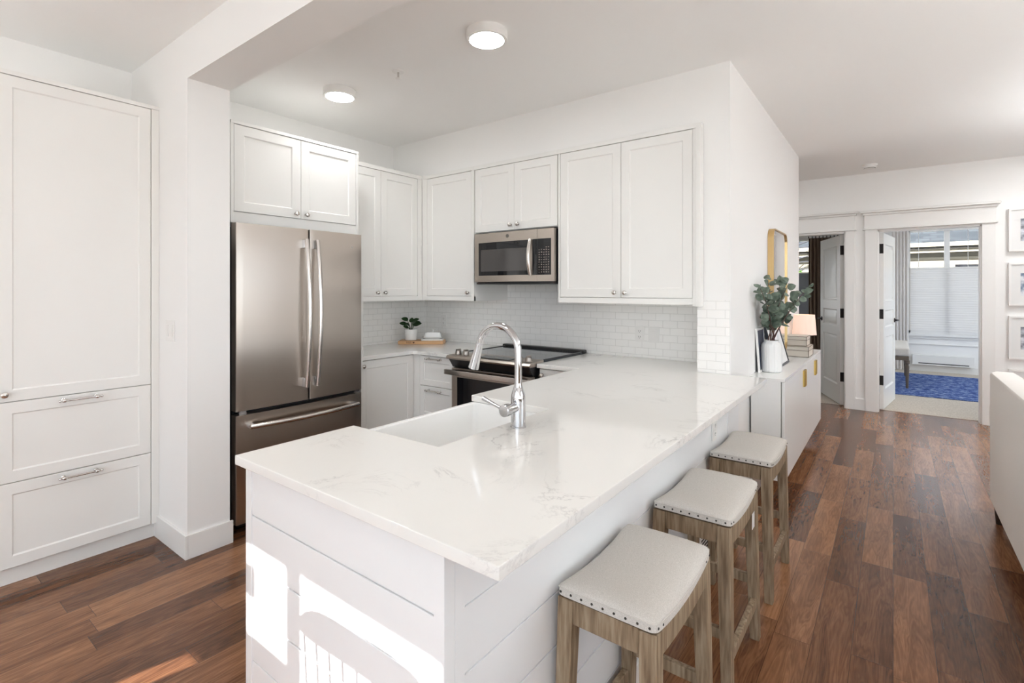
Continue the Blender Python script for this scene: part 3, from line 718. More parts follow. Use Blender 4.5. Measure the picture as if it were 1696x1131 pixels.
# ------------------------------------------------------------------ bar stools
def seatz(y): return .600-.026*(1-(2*y/.435)**2)
def stool():
    t = thing('bar_stool', '', 'stool', (0, 0, 0))
    wx, wy = .264, .435; nx, ny = 18, 26
    def cl(s, w, other, wo):   # rounded corners on plan
        return s
    def outline(s, tt):
        x = s*wx/2; y = tt*wy/2; r = .022
        ax, ay = abs(x), abs(y); cx_, cy_ = wx/2-r, wy/2-r
        if ax > cx_ and ay > cy_:
            dx, dy = ax-cx_, ay-cy_; l = math.hypot(dx, dy); mxx = max(dx, dy)
            if l > 0: dx, dy = dx/l*mxx, dy/l*mxx
            ax, ay = cx_+dx, cy_+dy
        return math.copysign(ax, x), math.copysign(ay, y)
    pts = []
    for i in range(nx+1):
        rw_ = []
        for j in range(ny+1):
            s = math.sin((i/nx-.5)*PI); u = math.sin((j/ny-.5)*PI)
            x, y = outline(s, u)
            k = (max(0, 1-abs(s)**3.2)**.5)*(max(0, 1-abs(u)**3.2)**.5)
            rw_.append(Vector((x, y, seatz(y)+.019+.034*k)))
        pts.append(rw_)
    bmv = B(); tt = bmesh.new()
    V = [[tt.verts.new(p) for p in rw_] for rw_ in pts]
    for i in range(nx):
        for j in range(ny): tt.faces.new((V[i][j], V[i+1][j], V[i+1][j+1], V[i][j+1]))
    edge = [e_ for e_ in tt.edges if e_.is_boundary]
    r_ = bmesh.ops.extrude_edge_only(tt, edges=edge)
    for v_ in [g_ for g_ in r_['geom'] if isinstance(g_, bmesh.types.BMVert)]: v_.co.z = seatz(v_.co.y)+.0; 
    be = [e_ for e_ in tt.edges if e_.is_boundary]
    bmesh.ops.contextual_create(tt, geom=be)
    bmesh.ops.remove_doubles(tt, verts=tt.verts, dist=1e-5)
    bmesh.ops.recalc_face_normals(tt, faces=tt.faces)
    bmv._add(tt); seat = bmv.build('seat', 'linen', t, sharp=50)
    # piping line above the nailed band
    pp = []
    for k in range(81):
        a = 2*PI*k/80; s = max(-1, min(1, 1.5*math.cos(a))); u = max(-1, min(1, 1.5*math.sin(a)))
        x, y = outline(s, u); pp.append((x*1.004, y*1.004, seatz(y)+.0195))
    B().tube(pp, .0016, seg=6).build('piping', 'linen', seat)
    def nail(x, y, ax): B().lathe([(0, 0), (.0033, 0), (.0026, .0016), (0, .0024)], c=(x, y, seatz(y)+.0095), axis=ax, seg=8).build('nail_head', 'nail', seat)
    for k in range(9):
        x = -.118+.236*k/8; nail(x, -wy/2, '-y'); nail(x, wy/2, 'y')
    for y in (-.2, -.17, .17, .2): nail(wx/2, y, 'x')
    # legs
    def leg(sx_, sy_):
        ht = .592; xt0, xt1 = sx_*(.131), sx_*(.131-.044); yt0, yt1 = sy_*.212, sy_*(.212-.046)
        xb0, xb1 = sx_*.140, sx_*(.140-.033); yb0, yb1 = sy_*.226, sy_*(.226-.036)
        vs = [(xb0, yb0, 0), (xb1, yb0, 0), (xb1, yb1, 0), (xb0, yb1, 0), (xt0, yt0, ht), (xt1, yt0, ht), (xt1, yt1, ht-.006), (xt0, yt1, ht-.006)]
        fs = [[0, 1, 2, 3], [4, 5, 6, 7], [0, 1, 5, 4], [1, 2, 6, 5], [2, 3, 7, 6], [3, 0, 4, 7]]
        bb = B().poly(vs, fs); bmesh.ops.bevel(bb.bm, geom=bb.bm.edges[:], offset=.002, segments=1, affect='EDGES')
        return bb
    for sx_ in (-1, 1):
        for sy_ in (-1, 1): leg(sx_, sy_).build('leg', 'oak', t)
    for sy_ in (-1, 1):
        B().box(-.087, .087, sy_*.188-.012+sy_*.008, sy_*.188+.012+sy_*.008, .532, .5915).build('apron', 'oak', t)
    for sx_ in (-1, 1):
        n = 14; x0, x1 = sx_*.116-.01+sx_*.002, sx_*.116+.01+sx_*.002
        vs = []; 
        for k in range(n+1):
            y = -.166+.332*k/n
            vs += [(x0, y, seatz(y)-.066+.006*(1-(y/.17)**2)), (x1, y, seatz(y)-.066+.006*(1-(y/.17)**2)), (x1, y, seatz(y)-.001), (x0, y, seatz(y)-.001)]
        fs = [[0, 1, 2, 3], [4*n, 4*n+1, 4*n+2, 4*n+3]]
        for k in range(n):
            for q in range(4): fs.append([4*k+q, 4*k+(q+1) % 4, 4*k+4+(q+1) % 4, 4*k+4+q])
        B().poly(vs, fs).build('apron', 'oak', t)
    for sy_ in (-1, 1): B().box(-.106, .106, sy_*.203-.010, sy_*.203+.010, .215, .250, bev=.002).build('stretcher', 'oak', t)
    for sx_ in (-1, 1): B().box(sx_*.123-.010, sx_*.123+.010, -.190, .190, .135, .170, bev=.002).build('stretcher', 'oak', t)
    return t
LS = ['linen saddle-seat bar stool nearest the front corner of the bar', 'linen saddle-seat bar stool in the middle of the row of three', 'linen saddle-seat bar stool beside the sideboard, farthest along the bar']
s0 = stool()
for i, y in enumerate((1.322, 1.972, 2.672)):
    s_ = s0 if i == 0 else copy_tree(s0)
    s_.location = (-.560, y, 0); s_['label'] = LS[i]; s_['group'] = 'bar stools along the counter'
# paper tag on the middle stool
b = B().box(-.424, -.4235, 2.06, 2.10, .475, .535); o = b.build('paper_tag', 'plastic', origin=(-.424, 2.08, .475)); tag(o, 'small white paper tag hanging under the middle bar stool seat', 'tag')

# ------------------------------------------------------------------ outlets and switches
def plate(name, label, cat, loc, rz, w, h, kind):
    t = thing(name, label, cat, loc, rz)
    B().box(-w/2, w/2, -.006, 0, -h/2, h/2, bev=.002).build('plate', 'plastic', t)
    xs = [0] if kind in ('outlet', 'rocker') else [-w/4, w/4]
    for x in xs:
        if kind == 'outlet':
            for sz in (-.021, .021):
                r = B().box(x-.016, x+.016, -.008, -.0055, sz-.014, sz+.014, bev=.002).build('socket', 'plastic', t)
                B().box(x-.007, x-.005, -.0085, -.0078, sz-.004, sz+.006).box(x+.005, x+.007, -.0085, -.0078, sz-.004, sz+.006).box(x-.002, x+.002, -.0085, -.0078, sz-.011, sz-.007).build('slots', 'slot', r)
        else:
            B().box(x-.016, x+.016, -.0095, -.0055, -.032, .032, bev=.003).build('rocker', 'plastic', t)
    return t
plate('wall_outlet', 'white duplex outlet on the tile right of the range', 'outlet', (-1.471, 3.492, 1.06), 0, .072, .112, 'outlet')
plate('light_switch', 'white rocker switch on the tile beside the duplex outlet', 'switch', (-1.365, 3.492, 1.06), 0, .082, .112, 'rocker')
plate('wall_outlet', 'white outlet on the tile behind the butter dish', 'outlet', (-3.46, 3.492, 1.085), 0, .072, .115, 'outlet')
plate('light_switch', 'white rocker light switch on the wall stub beside the pantry', 'switch', (-3.105, 1.062, 1.16), 0, .115, .115, 'double')
plate('wall_outlet', 'white outlet on the shiplap side under the far end of the counter', 'outlet', (-.7105, 2.60, .69), FR, .072, .112, 'outlet')

# ------------------------------------------------------------------ ceiling fixtures
def disc(label, loc, m_='lamp_lit'):
    t = thing('ceiling_light', label, 'ceiling light', loc, group='round flush ceiling lights')
    B().lathe([(.092, -.046), (.104, -.046), (.106, -.043), (.106, 0), (0, 0)], seg=48).build('housing', 'plastic', t)
    B().lathe([(0, -.0465), (.088, -.0465), (.092, -.0445), (.092, -.035), (0, -.035)], seg=48).build('diffuser', m_, t)
    return t
disc('round flush ceiling light nearer the center of the kitchen ceiling', (-1.672, 1.998, CE))
disc('round flush ceiling light over the refrigerator side', (-2.948, 1.995, CE))
t = thing('fire_sprinkler', 'small fire sprinkler head between the two round ceiling lights', 'sprinkler', (-2.405, 2.035, CE))
B().lathe([(0, -.006), (.034, -.006), (.038, -.002), (.038, 0), (0, 0)], seg=24).build('escutcheon', 'plastic', t)
B().lathe([(0, -.040), (.006, -.040), (.006, -.006), (0, -.006)], seg=12).build('pipe', 'nickel', t)
B().lathe([(0, -.046), (.017, -.044), (.017, -.042), (0, -.040)], seg=16).build('deflector', 'plastic', t)
t = thing('smoke_detector', 'white smoke detector on the ceiling near the hallway doors', 'smoke detector', (-.2, 6.58, CE))
B().lathe([(0, -.042), (.040, -.042), (.058, -.034), (.062, -.018), (.068, -.014), (.070, 0), (0, 0)], seg=32).build('cover', 'plastic', t)
B().lathe([(.048, -.0385), (.052, -.037), (.052, -.0365), (.048, -.038)], seg=32).build('vent_ring', 'slot', t)

# ------------------------------------------------------------------ board, plant, butter dish (kitchen corner)
# the board lies across the corner, long face to the camera
bc = Vector((-3.445, 3.195, .889)); br = math.atan2(3.254-3.008, -3.224+3.55)
bl = .408
t = thing('cutting_board', 'thick pale wood board with burnt lettering lying across the kitchen corner', 'cutting board', bc, br)
bo = B().box(-bl/2, bl/2, -.085, .085, 0, .031, bev=.003).build('board', 'beech', t)
text('KISS', .024, 'burn', t, W[t.name] @ Matrix.Translation((-.105, -.0852, .0165)) @ Matrix.Rotation(PI/2, 4, 'X'))
b = B()
hp = []
for k in range(24):
    a = 2*PI*k/24; hp.append((.00055*16*math.sin(a)**3, .00055*(13*math.cos(a)-5*math.cos(2*a)-2*math.cos(3*a)-math.cos(4*a))))
b.prism(hp, 0, .0008, T=Matrix.Translation((-.062, -.0852, .0165)) @ Matrix.Rotation(PI/2, 4, 'X')).build('heart', 'burn', t)
Tb = W[t.name]
pl = Tb @ Vector((-.105, .01, .031))
p = thing('plant_pot', 'small white ceramic pot holding a dark-leaved plant on the wood board', 'pot', pl)
B().lathe([(0, 0), (.050, 0), (.054, .004), (.060, .10), (.056, .10), (.053, .092), (0, .092)], seg=32).build('pot', 'ceramic', p)
B().lathe([(0, .090), (.052, .090), (.052, .0925), (0, .0925)], seg=24).build('soil', 'soil', p)
def leaf_disc(b, c, n, up, l, w_, cup=.15, nn=10, fold=.1):
    """one leaf blade: c = base, n = pointing direction, up = leaf normal"""
    n = n.normalized(); up = (up-n*up.dot(n)).normalized(); s = n.cross(up)
    rows = []
    K = 7
    for i in range(K+1):
        f = i/K; wd = w_/2*math.sin(PI*min(1, f**.75*.98+.02))**.6 if 0 < f < 1 else .0008
        rw_ = []
        for j in range(5):
            q = (j-2)/2
            rw_.append(c+n*l*f+s*wd*q+up*(fold*wd*abs(q)-cup*l*(f-.3)**2))
        rows.append(rw_)
    b.grid(rows)
pp_ = thing('houseplant', 'small plant with round glossy dark green leaves growing in the white pot', 'plant', pl+Vector((0, 0, .093)))
cr = math.radians(37); RV = Vector((math.cos(cr), math.sin(cr), 0)); FV = Vector((-math.sin(cr), math.cos(cr), 0))
sb = B(); lb = B()
LV = [(-.038, -.01, .108, -.055, .065, .05), (.03, .01, .098, .045, .06, .05), (.055, -.02, .055, .06, .07, .04), (-.055, -.02, .062, -.07, .066, .02), (-.03, -.03, .028, -.05, .05, .02), (.0, .02, .085, .0, .055, .05), (.018, -.03, .07, .035, .055, .05), (-.01, -.04, .055, -.03, .05, .04), (.05, .02, .075, .06, .05, .04), (.02, .03, .05, .02, .05, .05)]
for (u, v, z, du, ln, wz) in LV:
    st = Vector((0, 0, 0))+RV*u*.2+FV*v*.2
    en = RV*u*.8+FV*v+Vector((0, 0, z*.85))
    sb.tube([st, st.lerp(en, .5)+Vector((0, 0, .008)), en], .0022, seg=6)
    d_ = (RV*du+FV*v*.6+Vector((0, 0, .018)))
    leaf_disc(lb, en-d_.normalized()*.008, d_, Vector((0, 0, 1))-FV*.75+RV*random.uniform(-.2, .2), ln, ln*.82)
sb.build('stems', 'darkleaf', pp_); lb.build('foliage', 'darkleaf', pp_, sharp=80)
Td = Tb @ Matrix.Translation((.098, .0, .031))
pk = thing('saucer', 'thin cream trivet under the butter dish', 'trivet', Td.translation, br)
B().box(-.098, .098, -.058, .058, 0, .013, bev=.003).build('slab', 'ceramic', pk)
p = thing('butter_dish', 'white lidded butter dish with knob on the wood board', 'butter dish', Td @ Vector((0, 0, .0135)), br)
n_ = 40
def rrect(w2, h2, r, z):
    return [Vector((x, y, z)) for x, y in rr(-w2, w2, -h2, h2, r, 5)]
def loft(b, loops, cap0=True, cap1=True):
    vs = []; fs = []; n = len(loops[0])
    for l in loops: vs += l
    for k in range(len(loops)-1):
        for i in range(n): fs.append([k*n+i, k*n+(i+1) % n, (k+1)*n+(i+1) % n, (k+1)*n+i])
    if cap0: fs.append(list(range(n))[::-1])
    if cap1: fs.append([(len(loops)-1)*n+i for i in range(n)])
    b.poly(vs, fs); return b
loft(B(), [rrect(.070, .034, .02, 0), rrect(.078, .042, .02, .006), rrect(.098, .056, .025, .018), rrect(.096, .054, .025, .019), rrect(.078, .042, .02, .010)]).build('dish', 'ceramic', p)
loft(B(), [rrect(.080, .044, .022, .0105), rrect(.079, .043, .022, .016), rrect(.071, .036, .022, .052), rrect(.066, .031, .02, .059), rrect(.045, .014, .012, .062)]).lathe([(0, .062), (.006, .062), (.0055, .068), (.0085, .073), (.0085, .078), (.005, .083), (0, .084)], seg=14).build('lid', 'ceramic', p)

# ------------------------------------------------------------------ sideboard and what stands on it
SX, SY0, SY1, SZ0, SZ1 = -.545, 3.575, 5.56, .165, .815
t = thing('sideboard', 'white wall-hung sideboard with ribbed brass pulls behind the bar stools', 'sideboard', (-.65, 4.5, SZ0))
B().box(-.7415, SX-.0225, SY0, SY1, SZ0, SZ1-.0185).build('carcass', 'sideboard', t, world=True)
B().box(-.7545, SX, SY0-.004, SY1+.004, SZ1-.018, SZ1, bev=.001).build('top', 'sideboard', t, world=True)
nd = 3; wd_ = (SY1-SY0)/nd
pulls = {0: SY0+wd_*.0, }
ys = [SY0+.004, 4.66, 5.02, SY1-.0]
ysd = [(SY0+.002, 4.575), (4.578, SY1-.002)]
for i, (a, c_) in enumerate(ysd):
    dd = B().box(SX-.0175, SX, a, c_, SZ0, SZ1-.021, bev=.0012).build('door', 'sideboard', t, world=True)
    py = 4.43 if i == 0 else 5.10
    z0_, z1_ = (.645, .768)
    b = B().box(SX, SX+.004, py-.05, py+.05, z0_, z1_)
    for k in range(5): b.lathe([(0, z0_), (.011, z0_), (.011, z1_), (0, z1_)], c=(SX+.004, py-.04+k*.02, 0), seg=10)
    b.build('handle', 'brass', dd, world=True)
# vase
vx, vy = -.672, 3.865
p = thing('vase', 'fluted white ceramic vase on the near end of the sideboard', 'vase', (vx, vy, SZ1))
B().lathe([(0, 0), (.056, 0), (.063, .006), (.066, .02), (.066, .165), (.063, .185), (.054, .200), (.044, .204), (.042, .212), (.046, .216), (.044, .218), (.037, .214), (.036, .195), (.055, .17), (.055, .02), (0, .02)], seg=96, rib=.018, nr=24).build('body', 'ceramic', p, sharp=70)
rnd = random.Random(11)
stemdefs = []
for k in range(9):
    # branch ends spread on the picture: across (RV) and up; kept off the wall
    u = [-.10, -.055, -.02, .03, .075, .12, .15, .0, .05][k]; h_ = [.36, .42, .30, .43, .40, .30, .36, .22, .24][k]; f_ = [-.02, .05, -.06, .09, .0, .12, .04, -.05, .10][k]
    stemdefs.append((u, h_, f_))
for k, (u, h_, f_) in enumerate(stemdefs):
    base_ = Vector((vx+rnd.uniform(-.02, .02), vy+rnd.uniform(-.02, .02), SZ1+.03))
    neck = Vector((vx+rnd.uniform(-.02, .02), vy+rnd.uniform(-.02, .02), SZ1+.215))
    top = Vector((vx, vy, SZ1+.215+h_))+(RV*u*1.65 if u > 0 else Vector((.25*u, 2.1*u, 0)))+Vector((0, f_*1.2, 0))
    top.x = max(top.x, -.715)
    mid = neck.lerp(top, .5)+Vector((0, 0, .04))+RV*(-.015*u/.1)
    names = ['low left', 'tall left', 'short front', 'tall middle', 'upright right', 'low right', 'far right', 'shortest left', 'short right']
    e = thing('eucalyptus_branch', 'eucalyptus branch with round grey-green leaves, %s one in the fluted vase' % names[k], 'eucalyptus branch', base_, group='eucalyptus branches in the vase')
    pts = [base_, neck]
    for q in range(1, 9):
        f = q/8; pts.append(neck*(1-f)**2+mid*2*f*(1-f)+top*f*f)
    B().tube(pts, [.0035]*2+[.003-.0002*q for q in range(8)], seg=6).build('stem', 'eucal_stem', e, world=True)
    lb = B()
    for q in range(3, 10):
        pt = pts[q]; dr_ = (pts[q]-pts[q-1]).normalized()
        for sgn in (-1, 1, 0):
            if sgn == 0 and q not in (4, 6, 8): continue
            a = rnd.uniform(0, 2*PI); sd = Vector((math.cos(a), math.sin(a), rnd.uniform(-.1, .5)))*(1 if sgn >= 0 else -1)
            if pt.x < -.70 and sd.x < 0: sd.x = -sd.x
            n_ = (sd+dr_*.6).normalized(); upv = Vector((rnd.uniform(-.6, .9), -.7+rnd.uniform(-.5, .5), rnd.uniform(0, 1)))
            sz = rnd.uniform(.046, .066)*(1 if q < 9 else .75)
            c0 = pt+n_*.008
            c1 = c0+n_*sz
            if min(c0.x, c1.x) < -.742: n_.x = abs(n_.x)
            leaf_disc(lb, c0, n_, upv, sz, sz*.95, cup=.25)
    ob = lb.build('leaves', 'eucalyptus', e, world=True, sharp=80)
# framed print leaning on the wall
fw, fh = .50, .36
lean = math.atan2(.095, fh)
Tf = Matrix.Translation((-.650, 3.98, SZ1+.001)) @ Matrix.Rotation(FR, 4, 'Z') @ Matrix.Rotation(-lean, 4, 'X')
p = thing('framed_print', 'thin black framed pale print leaning against the wall behind the vase', 'picture', (-.69, 4.2, SZ1))
B().box(0, .014, 0, .02, 0, fh).box(fw-.014, fw, 0, .02, 0, fh).box(.014, fw-.014, 0, .02, 0, .014).box(.014, fw-.014, 0, .02, fh-.014, fh).build('frame', 'blackframe', p, world=True, T=Tf)
B().box(.014, fw-.014, .006, .012, .014, fh-.014).build('mat_board', 'matboard', p, world=True, T=Tf)
B().box(.10, fw-.10, .005, .006, .07, fh-.07).build('print', 'abstract', p, world=True, T=Tf)
# mirror
p = thing('wall_mirror', 'tall gold-framed mirror with rounded corners on the wall above the sideboard', 'mirror', (-.755, 4.5, SZ1+.002))
my0, my1, mz0_, mz1_ = 4.19, 4.80, SZ1+.06, 1.845
outer = rr(my0, my1, mz0_, mz1_, .075, 8); inner = rr(my0+.008, my1-.008, mz0_+.008, mz1_-.008, .068, 8)
vs = [(-.7545, a, c_) for a, c_ in outer]+[(-.712, a, c_) for a, c_ in outer]+[(-.712, a, c_) for a, c_ in inner]+[(-.7545, a, c_) for a, c_ in inner]
n = len(outer); fs = []
for k in range(4):
    for i in range(n): fs.append([k*n+i, k*n+(i+1) % n, ((k+1) % 4)*n+(i+1) % n, ((k+1) % 4)*n+i])
B().poly(vs, fs).build('frame', 'gold', p, world=True, sharp=30)
B().poly([(-.749, a, c_) for a, c_ in inner]+[(-.722, a, c_) for a, c_ in inner], [list(range(n))[::-1], [n+i for i in range(n)]]+[[i, (i+1) % n, n+(i+1) % n, n+i] for i in range(n)]).build('mirror_glass', 'mirror', p, world=True)
# boxes
def storagebox(label, x0, x1, y0, y1, z0, z1):
    p = thing('storage_box', label, 'box', ((x0+x1)/2, (y0+y1)/2, z0), group='linen boxes stacked on the sideboard')
    s_ = z0+(z1-z0)*.62
    B().box(x0, x1, y0, y1, z0, s_-.001, bev=.0015).build('body', 'box', p, world=True)
    ld = B().box(x0-.002, x1+.002, y0-.002, y1+.002, s_+.001, z1, bev=.0015).build('lid', 'box', p, world=True)
    b = B(); e_ = .0032
    for xx in (x0-.002, x1+.002):
        for yy in (y0-.002, y1+.002): b.box(xx-e_/2, xx+e_/2, yy-e_/2, yy+e_/2, z0, z1)
    for zz in (z0+.002, s_, z1-.001):
        b.box(x0-.003, x1+.003, y0-.0035, y0-.0005, zz-e_/2, zz+e_/2).box(x0-.003, x1+.003, y1+.0005, y1+.0035, zz-e_/2, zz+e_/2).box(x1+.0005, x1+.0035, y0-.003, y1+.003, zz-e_/2, zz+e_/2).box(x0-.0035, x0-.0005, y0-.003, y1+.003, zz-e_/2, zz+e_/2)
    b.build('edging', 'boxedge', p, world=True)
storagebox('wide cream box with brown edging, bottom of the stack on the sideboard', -.745, -.562, 4.84, 5.12, SZ1+.001, SZ1+.088)
storagebox('smaller cream box with brown edging, top of the stack on the sideboard', -.735, -.582, 4.88, 5.09, SZ1+.0905, SZ1+.170)
# lamp
p = thing('table_lamp', 'lit table lamp with a pale shade at the far end of the sideboard', 'lamp', (-.645, 5.26, SZ1))
B().lathe([(0, 0), (.06, 0), (.06, .008), (.02, .015), (.03, .05), (.04, .08), (.03, .12), (.01, .14), (.008, .19), (0, .19)], seg=28).build('base', 'ceramic', p)
B().lathe([(.098, .160), (.084, .340), (.082, .340), (.096, .160), (.098, .160)], seg=40).build('shade', 'shade', p)
B().lathe([(0, .20), (.012, .20), (.026, .235), (.022, .262), (0, .270)], seg=16).build('bulb', mat('bulb', (1, 1, 1), .5, emit=(1, .75, .5), estr=6), p)

# ------------------------------------------------------------------ hallway doors
def panel_door(label, hinge, ang, w_, h_, side, flip):
    # leaf in local coords: hinge at x=0, leaf along +x, z up, thickness t
    t = thing('interior_door', label, 'door', (hinge[0], hinge[1], .012), ang)
    th = .038; s = 1 if side > 0 else -1
    y0, y1 = (0, th) if side > 0 else (-th, 0)
    b = B(); 
    st = .11; rows = [(0, .22, 0), (.22, .82, 1), (.82, .93, 0), (.93, 1.13, 1), (1.13, 1.24, 0), (1.24, h_-.12, 1), (h_-.12, h_, 0)]
    b.box(0, st, y0, y1, 0, h_); b.box(w_-st, w_, y0, y1, 0, h_)
    for z0, z1, isp in rows:
        if not isp: b.box(st, w_-st, y0, y1, z0, z1)
        else:
            for yy, sg in ((y0, 1), (y1, -1)):
                d = .015
                def rc(i, dep): return [(st+i, yy+sg*dep, z0+i), (w_-st-i, yy+sg*dep, z0+i), (w_-st-i, yy+sg*dep, z1-i), (st+i, yy+sg*dep, z1-i)]
                Ls = [(0, 0), (.012, d), (.032, d), (.05, .003)]
                vs = []; 
                for i, dep in Ls: vs += rc(i, dep)
                fs = []
                for k in range(3):
                    for q in range(4): fs.append([4*k+q, 4*k+(q+1) % 4, 4*k+4+(q+1) % 4, 4*k+4+q])
                fs.append([12, 13, 14, 15]); b.poly(vs, fs)
    leaf = b.build('leaf', 'doorpaint', t)
    for zc in (.33, 1.09, 1.84):
        B().lathe([(0, zc-.055), (.009, zc-.055), (.009, zc+.055), (0, zc+.055)], c=(-.006, (y0 if flip else y1), 0), seg=12).box(-.005, .0, y0+.001, y1-.001, zc-.055, zc+.055).box(-.003, .032, (y0-.002 if flip else y1), (y0 if flip else y1+.002), zc-.048, zc+.048).build('hinge', 'bronze', t)
    for yy, sg in ((y0, -1), (y1, 1)):
        hz = .99
        B().lathe([(0, 0), (.028, 0), (.028, .006), (.011, .010), (.011, .045), (0, .045)], c=(w_-.065, yy, hz), axis='-y' if sg < 0 else 'y', seg=18).tube([(w_-.065, yy+sg*.042, hz), (w_-.11, yy+sg*.046, hz+.003), (w_-.165, yy+sg*.042, hz-.002)], [.009, .008, .006], seg=10).build('handle', 'bronze', t)
    return t
panel_door('white three-panel door standing ajar in the left doorway before a brown curtain', (-.470, 7.178), math.atan2(.724, -.272), .775, 2.02, 1, True)
panel_door('white three-panel door swung open in the right doorway', (-.125, 7.178), math.atan2(.87, .118), .80, 2.02, -1, False)

# ------------------------------------------------------------------ bedroom things
def curtain(label, x0, x1, y, z0, z1, m_, folds, amp=.022, rod=True, rx=None):
    t = thing('curtain', label, 'curtain', ((x0+x1)/2, y, z0))
    n = folds*8; rows = []
    for i in range(n+1):
        f = i/n; x = x0+(x1-x0)*f
        rows.append([Vector((x, y+amp*math.sin(2*PI*folds*f)*(1 if z < z1-.05 else .6)+.004*math.sin(9*f+3*z), z)) for z in (z0, z0+.5, (z0+z1)/2, z1-.5, z1-.1, z1)])
    B().grid(rows, thick=.003).build('drape', m_, t, world=True, sharp=80)
    b = B()
    for k in range(folds+1): 
        xx = x0+(x1-x0)*k/folds; b.box(xx-.006, xx+.006, y-.012, y+.012, z1, z1+.035)
    b.build('hooks', 'bronze', t, world=True)
    return t
curtain('long pale beige curtain left of the bedroom window', -.02, .205, 10.90, .03, 2.42, 'curtain_beige', 5)
curtain('long brown curtain behind the ajar left door', -1.26, -.80, 10.86, .03, 2.34, 'curtain_brown', 8, .03)
o = B().tube([(-.2, 10.90, 2.47), (2.3, 10.90, 2.47)], .012).build('curtain_rod', 'bronze', origin=(1, 10.9, 2.47)); tag(o, 'thin dark curtain rod above the bedroom window', 'curtain rod')
o = B().tube([(-2.6, 10.86, 2.39), (-.45, 10.86, 2.39)], .012).build('curtain_rod', 'bronze', origin=(-1.5, 10.86, 2.39)); tag(o, 'thin dark curtain rod behind the left doorway', 'curtain rod')
t = thing('window_blind', 'pale cellular blind covering the lower part of the bedroom window', 'blind', (1.02, 11.0, .65))
rows = []
nz = 56
for k in range(nz+1):
    z = .66+(1.735-.66)*k/nz; y = 10.998+(.002 if k % 2 else -.002); rows.append([Vector((.235, y, z)), Vector((1.815, y, z))])
B().grid(rows).build('pleats', 'blind', t, world=True, smooth=False)
for z0, z1 in ((1.735, 1.757), (.647, .662), (2.36, 2.385)): B().box(.23, 1.82, 10.986, 11.012, z0, z1).build('rail', 'plastic', t, world=True)
for x in (.345, .97, 1.60):
    B().tube([(x, 10.998, 1.757), (x, 10.998, 2.362)], .004, seg=6).build('cord', 'plastic', t, world=True)
t = thing('window_blind', 'grey blind over the lower part of the window seen past the eucalyptus', 'blind', (-1.7, 11.0, .5))
B().box(-2.27, -1.13, 11.008, 11.014, .54, 1.69).build('shade', 'greyblind', t, world=True)
B().box(-2.27, -1.13, 10.998, 11.026, 1.69, 1.71).build('rail', 'plastic', t, world=True)
t = thing('wall_heater', 'long white electric wall heater below the bedroom window', 'heater', (.64, 11.02, .12))
B().box(.26, 1.04, 10.955, 11.0215, .125, .285, bev=.004).build('case', 'plastic', t, world=True)
B().box(.34, .98, 10.9525, 10.9555, .140, .155).build('outlet_slot', 'slot', t, world=True)
B().box(.255, 1.045, 10.94, 10.956, .122, .134, bev=.002).build('lip', 'trim', t, world=True)
t = thing('bench', 'upholstered bench with turned dark legs beside the open bedroom door', 'bench', (-.3+.02, 9.1, 0))
o_ = B().box(-.235, .185, 8.86, 10.2, .455, .575, bev=.03, seg=3).build('cushion', 'linen', t, world=True)
B().box(-.225, .175, 8.87, 10.19, .40, .456, bev=.004).build('apron', 'benchwood', t, world=True)
for x in (-.20, .155):
    for y in (8.90, 10.15):
        B().lathe([(0, 0), (.012, 0), (.017, .02), (.016, .05), (.026, .30), (.018, .33), (.030, .345), (.030, .384), (0, .384)], c=(x, y, .0145), seg=16).build('leg', 'benchwood', t, world=True)
o = B().box(-.24, 2.3, 8.36, 10.55, .0045, .014, bev=.003).build('area_rug', 'rug', origin=(1, 9.4, .0045)); tag(o, 'faded blue patterned area rug on the bedroom carpet', 'rug')

# ------------------------------------------------------------------ framed photographs on the end wall
def frame(label, z0, z1, pm, dz=0):
    w_ = .40; x0 = .922; x1 = x0+w_+.02
    t = thing('framed_photograph', label, 'picture', ((x0+x1)/2, YE-.001, z0), group='white framed photographs in a column on the end wall')
    y0, y1 = YE-.040, YE-.001
    B().box(x0, x0+.018, y0, y1, z0, z1).box(x1-.018, x1, y0, y1, z0, z1).box(x0+.018, x1-.018, y0, y1, z0, z0+.018).box(x0+.018, x1-.018, y0, y1, z1-.018, z1).build('frame', 'trim', t, world=True)
    B().box(x0+.018, x1-.018, y0+.012, y1-.01, z0+.018, z1-.018).build('mat_board', 'matboard', t, world=True)
    B().box(x0+.085, x1-.085, y0+.010, y0+.0125, z0+.10, z1-.105).build('photograph', pm, t, world=True)
frame('white framed grey seascape photograph, topmost in the column on the end wall', 1.762, 2.190, 'photo_grey')
frame('white framed blue-toned photograph, second from the top on the end wall', 1.222, 1.650, 'photo_blue')
frame('white framed grey landscape photograph, third from the top on the end wall', .690, 1.118, 'photo_grey')
frame('white framed photograph lowest on the end wall, half hidden by the sofa', .160, .588, 'photo_grey')

